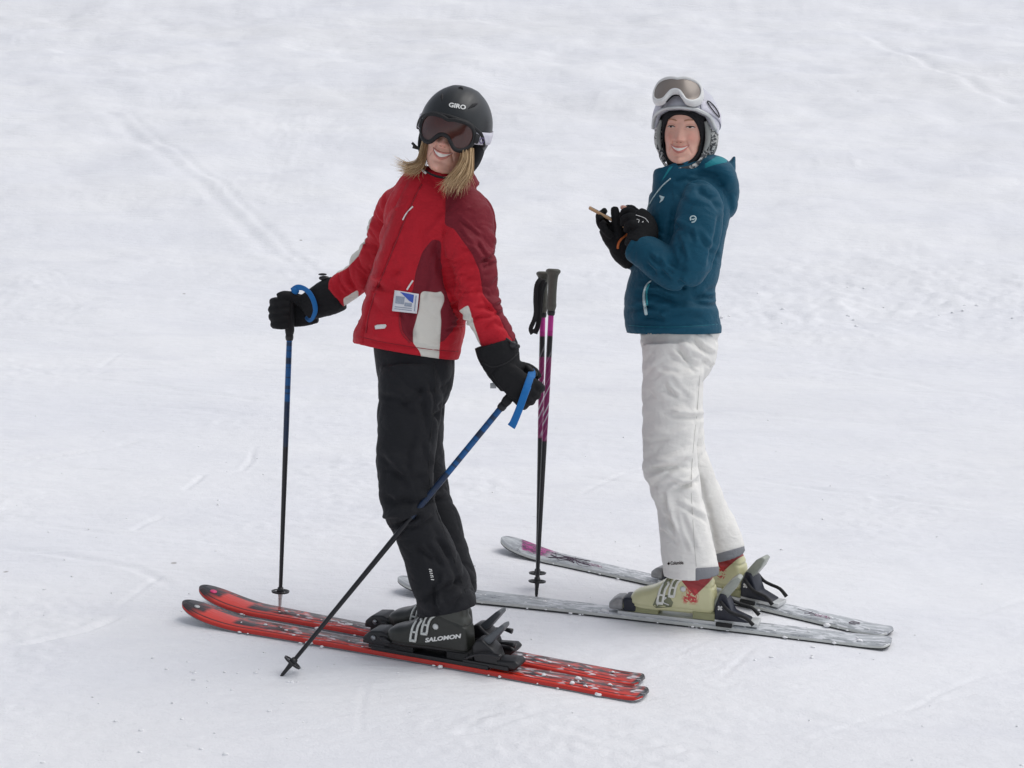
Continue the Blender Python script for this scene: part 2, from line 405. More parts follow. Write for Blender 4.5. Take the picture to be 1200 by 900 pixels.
vo = q.n('ShaderNodeTexVoronoi'); vo.inputs['Scale'].default_value = 2.6; q.l(co, vo.inputs['Vector'])
speck = q.math('MULTIPLY', q.rng(vo.outputs['Distance'], .02, .035, 1, 0), q.rng(q.noise(.9, 2), .58, .63))
c = q.mixc(q.math('MULTIPLY', speck, .7), c, (.22, .19, .16, 1)); q.col(c)
q.bump(q.noise(9, 5, mp.outputs[0]), .38, .025); q.bump(q.noise(34, 5), .28, .008); q.bump(q.noise(140, 3), .32, .005)
q.set(Roughness=.65, Specular_IOR_Level=.25)
go = obj('snow_ground', gm, q.m); go['kind'] = 'structure'

# ------------------------------------------------------------------ skis with bindings
def ski_frame(tip, tail):
    tip, tail = np.array(tip), np.array(tail); x = nrm(tip - tail); n = nrm((0, -.14, 1)); y = nrm(np.cross(n, x)); z = np.cross(x, y)
    c = (tip + tail) / 2; m = Matrix(((x[0], y[0], z[0], c[0]), (x[1], y[1], z[1], c[1]), (x[2], y[2], z[2], c[2]), (0, 0, 0, 1)))
    return m, np.linalg.norm(tip - tail)
def ski_shape(L, wt, ww, wl, rise, th=.013):
    st = np.concatenate((np.linspace(-1, -.97, 7), np.linspace(-.95, .6, 30), np.linspace(.63, .97, 22), np.linspace(.975, 1, 9))); V = []; F = []; A = []
    for s in st:
        wd = ww + (wt - ww) * np.clip(s + .05, 0, 1) ** 2.1 if s > -.05 else ww + (wl - ww) * np.clip(-s - .05, 0, 1) ** 2
        if s > .80: wd *= math.sqrt(max(.0006, 1 - ((s - .80) / .2005) ** 2.6))
        if s < -.97: wd *= math.sqrt(max(.25, 1 - ((-s - .97) / .032) ** 2))
        h = rise * np.clip((s - .68) / .32, 0, 1) ** 1.9 + .008 * np.clip((-s - .9) / .1, 0, 1) ** 2
        t = th * (.55 + .45 * math.sqrt(max(0, 1 - abs(s) ** 2.5))); b = wd / 2
        for (yy, zz) in ((-b, 0), (-b, .003), (-b * .965, t * .8), (-b * .90, t), (0, t * 1.04), (b * .90, t), (b * .965, t * .8), (b, .003), (b, 0)):
            V.append((s * L / 2, yy, h + zz)); A.append((s, yy / max(b, 1e-4)))
    n = 9
    for i in range(len(st) - 1):
        for j in range(n): a = i * n + j; b2 = i * n + (j + 1) % n; F.append((a, a + n, b2 + n, b2))
    F.append(tuple(range(n))); F.append(tuple((len(st) - 1) * n + j for j in reversed(range(n)))); return (np.array(V), F), np.array(A)
def ski_mat(name, kind):
    q = NB(name); s = q.att('along'); t = q.att('across'); cb = q.n('ShaderNodeCombineXYZ'); q.l(q.math('MULTIPLY', s, 7.), cb.inputs[0]); q.l(q.math('MULTIPLY', t, 1.2), cb.inputs[1]); v = cb.outputs[0]
    if kind == 'red':
        n1 = q.noise(1.1, 6, v, 1.4); c = q.mixc(q.rng(n1, .40, .54), lin(206, 56, 40), lin(44, 24, 26))
        c = q.mixc(q.rng(t, .30, .42), c, lin(212, 58, 44))                                     # plain red stripe on one edge
        c = q.mixc(q.math('MULTIPLY', q.rng(t, .62, .66), q.rng(t, .76, .72)), c, lin(40, 20, 22))
        el = q.math('MULTIPLY', q.rng(s, .74, .76), q.math('MULTIPLY', q.rng(s, .90, .88), q.rng(q.math('ABSOLUTE', t), .62, .52)))
        c = q.mixc(el, c, lin(224, 62, 48))
        c = q.mixc(q.math('MULTIPLY', q.rng(s, .885, .945), .97), c, lin(30, 30, 34))
        c = q.mixc(q.math('MULTIPLY', q.rng(t, -.80, -.90), .9), c, lin(34, 24, 28))             # dark far edge
        c = q.mixc(q.rng(s, -.975, -.985), c, lin(40, 36, 40))
        snow = q.math('MULTIPLY', q.rng(q.noise(2.6, 6, v, .5), .56, .63), q.rng(s, .62, .40)); snow = q.math('MULTIPLY', snow, q.rng(q.math('ABSOLUTE', t), .95, .5))
        c = q.mixc(q.math('MULTIPLY', snow, .85), c, (.72, .70, .73, 1)); rough = .35
    else:
        n1 = q.noise(1.3, 6, v, 1.2); c = q.mixc(q.rng(n1, .4, .62), lin(196, 200, 202), lin(158, 162, 166))
        scr = q.math('MULTIPLY', q.rng(q.math('ABSOLUTE', q.math('SUBTRACT', q.noise(1.7, 4, v, 2.2), .5)), .016, .006), q.rng(q.noise(.9, 2, v), .48, .55))
        c = q.mixc(q.math('MULTIPLY', scr, .85), c, lin(70, 66, 78))
        if kind == 'grey_mag':
            fe = q.math('MULTIPLY', q.rng(s, .71, .76), q.math('MULTIPLY', q.rng(q.math('ADD', s, q.math('MULTIPLY', t, .05)), .89, .88), q.rng(q.math('ADD', t, q.math('MULTIPLY', q.noise(5, 2, v), 1.0)), 1.05, .85)))
            c = q.mixc(fe, c, q.mixc(q.rng(q.noise(4.5, 3, v, 1.5), .45, .55), lin(176, 28, 128), lin(70, 20, 62)))
        snow = q.math('MULTIPLY', q.rng(q.noise(2.4, 6, v, .5), .50, .58), q.rng(s, .55, .3))
        c = q.mixc(q.math('MULTIPLY', snow, .8), c, (.78, .79, .82, 1)); rough = .4
    q.col(c); q.bump(q.rng(q.noise(3, 5, v), .5, .6), .2, .002); q.set(Roughness=rough, Coat_Weight=.15); return q.m
def side_mat(name, c): return plain(name, c, .45)

def make_ski(key, label, shape, mat, edge, group, n_lumps):
    tip, tail = SKI[key]; Mx, L = ski_frame(tip, tail); root = empty('ski', None, label, 'ski', group, Mx)
    sh, A = ski_shape(L, *shape); o = obj('ski_board', sh, mat, root, world=False); attr(o.data, 'along', A[:, 0]); attr(o.data, 'across', A[:, 1])
    es = o.modifiers.new('e', 'EDGE_SPLIT'); es.split_angle = R(50)
    o.data.materials.append(edge)
    for i, p in enumerate(o.data.polygons):
        j = i % 9
        if i < len(o.data.polygons) - 2 and j in (0, 1, 6, 7, 8): p.material_index = 1
    # steel edge runs along the base
    pts = [(s * L / 2, side, .002 + 0) for side in () for s in ()]
    lum = []                                           # crumbs of snow lying on and along the board
    rs = random.Random(key)
    for i in range(int(n_lumps * 1.1)):
        s = rs.choice((rs.uniform(-.97, .75), rs.gauss(-.72, .1), rs.gauss(.45, .12), rs.gauss(-.2, .2))); s = max(-.97, min(.8, s)); side = rs.choice((-1, 1, 1, .5, 0, -.3)); wd = shape[1] / 2 + .008
        r = rs.uniform(.0015, .0045) * rs.choice((1, 1, 1, 1.7)); h = .012 if abs(side) < .9 else .002
        b = ball((s * L / 2, side * wd * rs.uniform(.9, 1.15), h + r * .25), (r * rs.uniform(1, 2.4), r * rs.uniform(.8, 1.3), r * rs.uniform(.5, .9)), 8, 5)
        b[0][:] += np.array([[rs.uniform(-.2, .2) * r for _ in range(3)] for _ in b[0]]); lum.append(b)
    lo = obj('snow_crumbs', join(*lum), M['snow_lump'], root, world=False); lo['kind'] = 'stuff'
    return root, L
def mk_binding(root, xb, kind, Z0):
    """toe piece in front of the boot, heel piece behind; xb = boot centre along the ski, y>0 faces the photographer"""
    blk, slv = M['black_plastic'], M['silver']
    if kind == 'dark':
        b = obj('binding_plate', join(box((xb, 0, Z0 + .006), (.20, .036, .007)), box((xb + .16, 0, Z0 + .014), (.05, .034, .007)), box((xb - .19, 0, Z0 + .014), (.075, .034, .006))), blk, root, world=False)
        t = obj('toe_piece', join(prism([(xb + .135, .018), (xb + .135, .055), (xb + .165, .066), (xb + .205, .060), (xb + .228, .040), (xb + .232, .018)], -.036, .036, .007),
                                  prism([(xb + .125, .038), (xb + .150, .052), (xb + .17, .05), (xb + .15, .03)], .02, .046, .004), prism([(xb + .125, .038), (xb + .150, .052), (xb + .17, .05), (xb + .15, .03)], -.046, -.02, .004)), blk, root, world=False); t.location.z = Z0
        obj('release_screw', xf(tube([(0, 0, 0), (.004, 0, 0)], .008, 12, 1), Matrix.Translation((xb + .19, .036, Z0 + .042)) @ Matrix.Rotation(R(90), 4, 'Z')), M['metal'], t, world=True).matrix_parent_inverse = Matrix.Translation((0, 0, -Z0))
        h = obj('heel_piece', join(prism([(xb - .150, .016), (xb - .143, .062), (xb - .155, .085), (xb - .178, .090), (xb - .215, .062), (xb - .235, .016)], -.032, .032, .008),
                                   prism([(xb - .21, .012), (xb - .225, .034), (xb - .285, .040), (xb - .30, .028), (xb - .285, .010)], -.030, .030, .007)), blk, root, world=False); h.location.z = Z0
        lv = obj('heel_lever', join(prism([(xb - .158, .075), (xb - .172, .085), (xb - .232, .140), (xb - .246, .146), (xb - .246, .132), (xb - .205, .082), (xb - .18, .062)], -.022, .022, .006)), M['grey_lever'], root, world=False); lv.location.z = Z0
        br = []
        for s in (-1, 1): br.append(tube([(xb - .13, s * .046, .030), (xb - .17, s * .050, .050), (xb - .215, s * .052, .058), (xb - .25, s * .052, .056)], [.004, .004, .005, .009], 8, 3))
        bo = obj('brake_arm', join(*br), blk, root, world=False); bo.location.z = Z0
    else:
        b = obj('binding_plate', join(box((xb, 0, Z0 + .005), (.19, .034, .006)), box((xb - .2, 0, Z0 + .012), (.07, .03, .006))), slv, root, world=False)
        t = obj('toe_piece', join(prism([(xb + .128, .012), (xb + .126, .048), (xb + .145, .060), (xb + .172, .058), (xb + .172, .012)], -.036, .036, .008)), M['navy_plastic'], root, world=False); t.location.z = Z0
        c = obj('toe_cap', prism([(xb + .1725, .012), (xb + .1725, .056), (xb + .20, .052), (xb + .222, .034), (xb + .222, .012)], -.030, .030, .008), M['carbon'], root, world=False); c.location.z = Z0
        h = obj('heel_piece', join(prism([(xb - .128, .012), (xb - .13, .06), (xb - .145, .105), (xb - .165, .10), (xb - .19, .04), (xb - .24, .022), (xb - .25, .012)], -.030, .030, .006)), M['navy_plastic'], root, world=False); h.location.z = Z0
        lv = obj('heel_lever', join(prism([(xb - .118, .055), (xb - .135, .095), (xb - .178, .150), (xb - .20, .165), (xb - .212, .158), (xb - .198, .128), (xb - .165, .085), (xb - .145, .045)], -.021, .021, .005)), M['grey_clear'], root, world=False); lv.location.z = Z0
        for s in (-1, 1):
            bo = obj('brake_arm', join(tube([(xb - .15, s * .042, .085), (xb - .175, s * .046, .06), (xb - .20, s * .05, .05), (xb - .235, s * .05, .042), (xb - .26, s * .05, .02)], [.006, .006, .006, .006, .007], 8, 3), box((xb - .165, s * .045, .008), (.026, .006, .006))), M['black_matte'], root, world=False); bo.location.z = Z0
            cross = []
            for a in (-1, 1): cross.append(xf(box((0, 0, 0), (.0085, .0012, .0028)), Matrix.Translation((xb - .148, s * .0315, .058)) @ Matrix.Rotation(R(45 * a), 4, 'Y')))
            cr = obj('cross_emblem', join(*cross), M['white_paint'], root, smooth=False, world=False); cr.location.z = Z0
M['grey_lever'] = plain('grey_lever', lin(88, 92, 96), .4); M['grey_clear'] = plain('grey_translucent_plastic', lin(158, 162, 152), .3, coat=.3)
M['navy_plastic'] = plain('navy_plastic', lin(26, 30, 44), .4); M['carbon'] = plain('grey_toe_cap', lin(150, 150, 150), .35, .4, var=.4, scale=90)
edge_red = side_mat('red_sidewall', lin(190, 46, 38)); edge_grey = side_mat('pale_sidewall', lin(200, 202, 198))
red_ski = ski_mat('red_topsheet', 'red'); grey_a = ski_mat('grey_topsheet', 'grey'); grey_b = ski_mat('grey_magenta_topsheet', 'grey_mag')
gr = 'skis worn by the two skiers'
sk1, L1 = make_ski('red_near', 'red and black ski lying beside the slanting planted pole, snow on its tail', (.118, .080, .104, .047), red_ski, edge_red, gr, 46)
sk2, L2 = make_ski('red_far', 'red and black ski with a pink dot on its black tip', (.118, .080, .104, .047), red_ski, edge_red, gr, 34)
sk3, L3 = make_ski('grey_near', 'pale grey ski whose tip shows behind the black trouser leg', (.126, .078, .104, .036), grey_a, edge_grey, gr, 40)
sk4, L4 = make_ski('grey_far', 'pale grey ski with a magenta feather print near its tip', (.126, .078, .104, .036), grey_b, edge_grey, gr, 30)
# steel edge / base: a thin dark line under each board
for rt, L, shp in ((sk1, L1, 0), (sk2, L2, 0), (sk3, L3, 1), (sk4, L4, 1)):
    sh, _ = ski_shape(L, *((.1195, .0815, .1055, .047) if shp == 0 else (.128, .0795, .1055, .036)), th=.0022); sh[0][:, 2] -= .0022
    obj('steel_edge', sh, M['black_matte'] if shp else M['metal'], rt, world=False)
def ski_s(root, px, py):                                          # where along a ski a photo position lies
    Mi = root.matrix_basis.inverted(); o = Vector(CAM); d = Vector(ray(px, py)); a = Mi @ o; b = Mi.to_3x3() @ d; t = (.02 - a.z) / b.z; return (a + b * t).x
XB = [ski_s(sk1, 506, 768), ski_s(sk2, 508, 748), ski_s(sk3, 792, 722), ski_s(sk4, 822, 696)]
print('boot stations', XB, [L1, L2, L3, L4])
for rt, xb, kd in ((sk1, XB[0], 'dark'), (sk2, XB[1], 'dark'), (sk3, XB[2], 'light'), (sk4, XB[3], 'light')): mk_binding(rt, xb, kd, .0125)
# small round emblem near the tips, printed name on the tails
def ski_emblem(rt, L, s, mat, name, r=.012):
    z = .047 * np.clip((s - .68) / .32, 0, 1) ** 1.9 + .0105
    z2 = .047 * np.clip((s + .02 - .68) / .32, 0, 1) ** 1.9 + .0105; a = math.atan2(z2 - z, .01 * L)
    e = xf(tube([(0, 0, -.0005), (0, 0, .001)], r, 20, 1), Matrix.Translation((s * L / 2, 0, z)) @ Matrix.Rotation(-a, 4, 'Y')); obj(name, e, mat, rt, world=False)
M['pink'] = plain('pink_print', lin(226, 60, 120), .4)
ski_emblem(sk2, L2, .935, M['pink'], 'tip_emblem'); ski_emblem(sk1, L1, .935, M['silver'], 'tip_emblem', .009)
M['print_dark'] = plain('dark_print', lin(72, 48, 70), .5)
def scrawl(rt, s0, pts, mat, rad=.0011, name='printed_scrawl'):
    """pen-like print on a ski: strokes in mm from station s0 (m along the ski)"""
    sh = join(*[tube([(s0 - x * .001, -y * .001, .0138) for x, y in st], rad, 6, 4, ((0, 0, 1), .4)) for st in pts]); obj(name, sh, mat, rt, world=False)
M['print_mauve'] = plain('mauve_print', lin(150, 84, 120), .5)
W1 = [[(-70, 12), (-30, 8), (0, 4)], [(-18, 14), (-24, -4), (-34, -14)], [(-34, -10), (-8, -2), (4, -10), (-12, -16)]]
W2 = [[(8, 8), (2, -8), (14, -12), (20, -4), (10, -2)], [(22, 8), (20, -10), (34, -8), (36, 4), (26, 2)], [(38, 8), (42, -12), (50, -4), (56, -12)]]
for q_, (s_, f_) in enumerate(((-.66, 1), (.50, 1.1))):
    scrawl(sk4, s_ * L4 / 2, [[(x * f_, y) for x, y in st] for st in W1], M['print_dark']); scrawl(sk4, s_ * L4 / 2, [[(x * f_, y) for x, y in st] for st in W2], M['print_mauve'])
scrawl(sk4, -.84 * L4 / 2, [[(14, 10), (-10, 10), (-14, -10), (8, -10)], [(-8, 2), (10, 2), (14, 10)]], M['print_dark'], .002)
for k_ in range(9):                                                # sketchy lines behind the feather print
    rs = random.Random(k_); a_ = rs.uniform(-60, 60); scrawl(sk4, .60 * L4 / 2, [[(a_ - 60, rs.uniform(-38, 38)), (a_, rs.uniform(-38, 38)), (a_ + 50, rs.uniform(-30, 30))]], M['print_dark'], rs.choice((.0009, .0016, .0026)))

# ------------------------------------------------------------------ boots (local: x to the toe, y to the outside, z up from the sole)
def boot_shell():
    lo = []
    for x, hw, z0, z1 in ((-.128, .024, .012, .075), (-.118, .034, .008, .12), (-.09, .038, .006, .15), (-.05, .040, .006, .155), (0, .043, .006, .140), (.04, .046, .006, .108), (.08, .048, .006, .082), (.115, .046, .008, .070), (.138, .038, .012, .060), (.150, .024, .016, .048)):
        lo.append((x, hw, (z0 + z1) / 2, (z1 - z0) / 2))
    lo = resample(lo, 4); sh = loft_rings([ring((r[0], 0, r[2]), (0, r[1], 0), (0, 0, r[3]), 3.0, 36) for r in lo])
    cu = resample([(-.055, .10, .058, .042), (-.050, .15, .062, .046), (-.049, .170, .057, .043), (-.048, .182, .048, .036)], 5)
    cf = loft_rings([ring((r[0], 0, r[1]), (r[2], 0, -r[2] * .10), (0, r[3], 0), 2.5, 36) for r in cu])
    return sh, cf
def make_boot(person, ski, xb, dz, style, name='ski_boot', logo=True, top=.20):
    Mx = ski.matrix_basis @ Matrix.Translation((xb, 0, dz)); lo, cf = boot_shell()
    keep = cf
    me = fuse([lo, cf], .0035, 3); V, N = vn(me)
    # overlap line of the shell, instep groove
    d = -.0035 * np.exp(-((V[:, 2] - (.125 + .35 * (V[:, 0] + .06))) / .004) ** 2) * (V[:, 0] < .04) - .003 * np.exp(-((V[:, 2] - .024) / .003) ** 2)
    d -= .003 * np.exp(-((V[:, 0] - (.005 + .25 * (V[:, 2] - .1))) / .004) ** 2) * (V[:, 2] > .08)
    setv(me, V + N * d[:, None]); V, N = vn(me)
    attr(me, 'h', V[:, 2]); attr(me, 'bx', V[:, 0])
    setv(me, V @ np.array(Mx)[:3, :3].T + np.array(Mx)[:3, 3])
    o = obj(name, me, M['boot_' + style], person); t = bvh(o)
    def L(sh): return xf(sh, Mx)
    sm_ = M['black_matte'] if style == 'dark' else M['sole_green']
    obj('toe_sole', L(join(box((.105, 0, .006), (.050, .034, .010)), box((.157, 0, .012), (.016, .030, .008)))), sm_, o)
    obj('heel_sole', L(join(box((-.095, 0, .008), (.036, .032, .012)), box((-.130, 0, .013), (.014, .026, .010)))), sm_, o)
    def hug(pts, r, off, flat=.45, n=8):
        """band hugging the shell: local points pushed on to it from outside"""
        W = []
        for p in resample(np.array(pts, float), 4):
            wp = Mx @ Vector(p); ax = Mx @ Vector((p[0] * .6, 0, p[2])); dr = (ax - wp).normalized(); h = t.ray_cast(wp - dr * .05, dr)
            W.append(np.array((h[0] - dr * off) if h[0] else wp))
        return tube(W, r, n, 1, None)
    ladder = []
    for xx, zz, tilt in ((.045, .085, .02), (.005, .112, .03)):
        pth = lambda o_: [(xx + o_ + .004, .06, zz - .042), (xx + o_, .06, zz - .018), (xx + o_ - tilt * .3, .055, zz + .006), (xx + o_ - tilt, .035, zz + .026)]
        obj('buckle', join(hug(pth(-.009), .0040, .004), hug(pth(.009), .0040, .004), hug([(xx - .007, .06, zz - .042), (xx + .015, .06, zz - .042)], .0055, .004), hug([(xx - .009, .06, zz - .014), (xx + .009, .06, zz - .014)], .0038, .005), hug([(xx - .009 - tilt, .035, zz + .026), (xx + .009 - tilt, .035, zz + .026)], .0048, .004)), M['buckle_' + style], o)
        obj('buckle_strap', hug([(p[0], p[1], p[2]) for p in pth(0)], .0062, .0005), M['black_plastic'] if style == 'dark' else M['olive_strap'], o)
        obj('strap', hug([(xx - tilt * .6, .05, zz + .016), (xx - tilt * 1.2, .03, zz + .036), (xx - tilt * 1.5, .0, zz + .045), (xx - tilt * 1.2, -.04, zz + .02)], .009, .001), M['black_plastic'] if style == 'dark' else M['olive_strap'], o)
    wp = Mx @ Vector((-.028, .10, .096)); hh = t.ray_cast(wp, (Mx.to_3x3() @ Vector((0, -1, 0))).normalized())[0] or wp
    obj('pivot_rivet', xf(tube([(0, 0, -.003), (0, 0, .002), (0, 0, .003)], [.0095, .0095, .006], 18, 1), Matrix.Translation(hh) @ (Mx.to_3x3() @ Matrix.Rotation(R(-90), 3, 'X')).to_4x4()), M['silver'], o)
    bk = obj('buckle', hug([(.012, .045, .185), (.03, .02, .19), (.036, -.01, .188)], .007, .004), M['buckle_' + style], o)
    return o, t, Mx
q = NB('boot_dark_shell'); hh_ = q.att('h'); bx_ = q.att('bx'); low = q.mixc(q.noise(14, 4), lin(26, 27, 26), lin(46, 48, 42)); cuf = q.rng(q.math('SUBTRACT', hh_, q.math('MULTIPLY', bx_, .35)), .1455, .1465); c_ = q.mixc(cuf, low, lin(58, 60, 55)); q.col(q.mixc(q.rng(hh_, .026, .024), c_, lin(26, 26, 26))); q.bump(q.noise(90, 3), .08, .003); q.set(Roughness=.38); M['boot_dark'] = q.m
q = NB('boot_pale_shell'); c = q.mixc(q.noise(16, 5), lin(218, 214, 174), lin(192, 190, 144))
h = q.att('h'); bx = q.att('bx'); up = q.math('ADD', h, q.math('MULTIPLY', q.math('ABSOLUTE', q.math('ADD', bx, .062)), -.75))
c = q.mixc(q.rng(q.math('SUBTRACT', h, q.math('MULTIPLY', q.math('ABSOLUTE', q.math('ADD', bx, .066)), 1.1)), .074, .076), c, lin(152, 30, 34))
c = q.mixc(q.math('MULTIPLY', q.rng(h, .21, .20), 0), c, lin(160, 40, 40))
rd = q.math('MULTIPLY', q.rng(q.noise(55, 4, dist=1.5), .47, .53), q.math('MULTIPLY', q.rng(q.math('ABSOLUTE', q.math('ADD', bx, .052)), .030, .018), q.rng(q.math('ABSOLUTE', q.math('SUBTRACT', h, .075)), .032, .018)))
c = q.mixc(rd, c, lin(196, 52, 56)); q.col(c)
q.set(Roughness=.3, Coat_Weight=.2); M['boot_pale'] = q.m
M['buckle_dark'] = plain('worn_buckle', lin(206, 208, 204), .4, .2, var=.25, scale=120); M['buckle_pale'] = plain('white_buckle', lin(226, 226, 218), .35)
M['olive_strap'] = plain('olive_strap', lin(120, 124, 98), .4); M['sole_green'] = plain('sole_olive', lin(150, 150, 112), .5)

# ------------------------------------------------------------------ heads, helmets, goggles
def head_matrix(px, py, y, yaw, pitch, roll, sc):
    return Matrix.Translation(Vector(P(px, py, y))) @ Matrix.Rotation(R(roll), 4, 'Y') @ Matrix.Rotation(R(yaw), 4, 'Z') @ Matrix.Rotation(R(pitch), 4, 'X') @ Matrix.Scale(sc, 4)
def head_shape(open_mouth=.0):
    """local: face looks to -y, z up, origin between the ears at eye height; metres"""
    prof = resample([(-.122, .012, -.070, -.020), (-.117, .030, -.084, .005), (-.105, .043, -.091, .030), (-.085, .054, -.093, .052), (-.060, .058, -.093, .072), (-.035, .064, -.093, .085), (-.005, .069, -.092, .094), (.025, .072, -.093, .098), (.055, .071, -.088, .096), (.080, .062, -.074, .084), (.100, .045, -.050, .062), (.111, .024, -.026, .036), (.115, .006, -.006, .012)], 5)
    rings = [ring((0, (r[2] + r[3]) / 2, r[0]), (r[1], 0, 0), (0, (r[3] - r[2]) / 2, 0), 2.25, 48) for r in prof]
    neck = loft_rings([ring((0, .02 + .03 * t, -.07 - .13 * t), (.050 + .012 * t * t, 0, 0), (0, .055 + .01 * t, 0), 2, 40) for t in np.linspace(0, 1, 8)])
    ears = [ball((s * .070, .012, -.012), (.010, .020, .030), 14, 9) for s in (-1, 1)]
    me = fuse([loft_rings(rings), neck] + ears, .0026, 5); V, N = vn(me)
    x, y, z = V.T; ax = np.abs(x); fr = sstep(-.02, -.06, y); g = lambda a, b: np.exp(-(a * a)) * np.exp(-(b * b))
    nz = np.clip((.012 - z) / .052, 0, 1) * sstep(-.052, -.043, z)
    dy = -(.003 + .023 * nz ** 1.5) * np.exp(-(x / (.0085 + .0055 * nz)) ** 2) * (z < .014) * sstep(.016, .004, z)        # nose
    dy -= .007 * g((ax - .012) / .006, (z + .040) / .007)                                                             # nostril wings
    dy += .0075 * g((ax - .031) / .016, (z - .002) / .012)                                                             # eye hollows
    dy -= .006 * g((ax - .031) / .013, (z - .000) / .009)                                                             # eyeballs
    dy -= .0035 * g((ax - .030) / .022, (z - .021) / .008)                                                            # brow
    dy -= .010 * g((ax - .036) / .017, (z + .034) / .015)                                                             # cheeks raised by the smile
    cr = ax - (.019 + .45 * np.clip(-.042 - z, 0, .04)); dy += .0045 * np.exp(-(cr / .0032) ** 2) * sstep(-.088, -.075, z) * sstep(-.036, -.048, z)   # smile lines
    dy -= .005 * g(x / .026, (z + .070) / .016)                                                                       # mouth mound
    dy -= .009 * g(x / .018, (z + .107) / .012) - .004 * g(x / .02, (z + .091) / .005)                                # chin
    V[:, 1] += dy * fr; setv(me, V)
    attr(me, 'blush', np.clip(g((ax - .038) / .018, (z + .032) / .018) * 1.0 + .8 * g(x / .010, (z + .040) / .012), 0, 1) * fr)
    return me
def on_face(t, x, z, off=0.0):
    h = t.ray_cast(Vector((x, -.3, z)), Vector((0, 1, 0)))
    return np.array((x, (h[0].y if h[0] else -.09) - off, z))
def face_features(person, body_me, Mx, smile, eyes=True):
    t = bvh_me(body_me); parts = {}
    W, Zm, dip, op = smile                                    # half width, height, sag of the corners, opening
    xs = np.linspace(-1, 1, 17)
    top = [(x * W, Zm + dip * x * x - .0005) for x in xs]; bot = [(x * W, Zm + dip * x * x - op * (1 - x * x) ** .8 - .0005) for x in xs]
    V = []; F = []
    for i in range(17):
        for k in range(5): a = k / 4; V.append(on_face(t, top[i][0], top[i][1] * (1 - a) + bot[i][1] * a, -.0004 + .0018))
    for i in range(16):
        for k in range(4): F.append((i * 5 + k, i * 5 + k + 1, i * 5 + k + 6, i * 5 + k + 5))
    parts['teeth'] = ((np.array(V), F), 'teeth')
    up = tube([on_face(t, p[0] * 1.04, p[1] + .0016 * (1 - abs(p[0] / W)) + .0006, .0006) for p in top], [.0008 + .0022 * (1 - abs(x) ** 2) for x in xs], 8, 1)
    lo = tube([on_face(t, p[0] * 1.04, p[1] - .0026 * (1 - abs(p[0] / W)), .0008) for p in bot], [.0008 + .0034 * (1 - abs(x) ** 2) for x in xs], 8, 1)
    parts['lips'] = (join(up, lo), 'lip')
    for s in (-1, 1): parts['nostril_shade%d' % s] = (tube([on_face(t, s * .0035, -.0485, .0002), on_face(t, s * .0085, -.0470, .0002)], [.0007, .0011], 6, 2), 'lash')  # two dark spots paint the shade inside the nostrils, in the lash brown
    if eyes:
        for s in (-1, 1):
            al = [(s * .031 + .0125 * math.cos(a), .000 + (.0024 if math.sin(a) > 0 else .0014) * math.sin(a)) for a in np.linspace(0, 2 * math.pi, 20, endpoint=False)]
            V2, F2 = grid2d(al, 1); parts['eye%d' % s] = ((np.array([on_face(t, a, b, .0012) for a, b in V2]), F2), 'eye_white')
            ir = [(s * .031 - .001 + .0046 * math.cos(a), .0003 + .0027 * math.sin(a)) for a in np.linspace(0, 2 * math.pi, 16, endpoint=False)]
            V2, F2 = grid2d(ir, 1); parts['iris%d' % s] = ((np.array([on_face(t, a, b, .0022) for a, b in V2]), F2), 'eye')
            lid = [on_face(t, s * .031 + a * .0140, .0020 + .0014 * (1 - a * a) - .0022 * abs(a) ** 3, .0014) for a in np.linspace(-1, 1, 9)]
            parts['lash%d' % s] = (tube(lid, [.0006, .0014, .0018, .0019, .0019, .0019, .0018, .0014, .0006], 6, 1), 'lash')
            lidu = [on_face(t, s * .031 + a * .0145, .0052 + .0022 * (1 - a * a) - .002 * abs(a) ** 3, .0010) for a in np.linspace(-1, 1, 9)]
            parts['lid%d' % s] = (tube(lidu, [.0006, .0018, .0024, .0028, .0028, .0028, .0024, .0018, .0006], 6, 1), 'skin')
            bg_ = [on_face(t, s * .031 + a * .0185, -.0075 - .0020 * (1 - a * a), .0000) for a in np.linspace(-1, 1, 9)]
            parts['bag%d' % s] = (tube(bg_, [.0005, .0012, .0018, .002, .002, .002, .0018, .0012, .0005], 6, 1), 'skin')
            bw = [on_face(t, s * (.012 + .036 * a), .0195 + .0055 * math.sin(a * 2.5) - .003 * a, .0006) for a in np.linspace(0, 1, 9)]
            parts['brow%d' % s] = (tube(bw, [.0015, .0024, .0026, .0025, .0023, .002, .0016, .0012, .0005], 6, 1), 'brow')
    return parts
NAMES = dict(nostril_shade='nostril_shade', teeth='teeth', lips='lips', eye='eye', iris='iris', lash='eyelash', lid='eyelid', bag='lower_eyelid', brow='eyebrow')

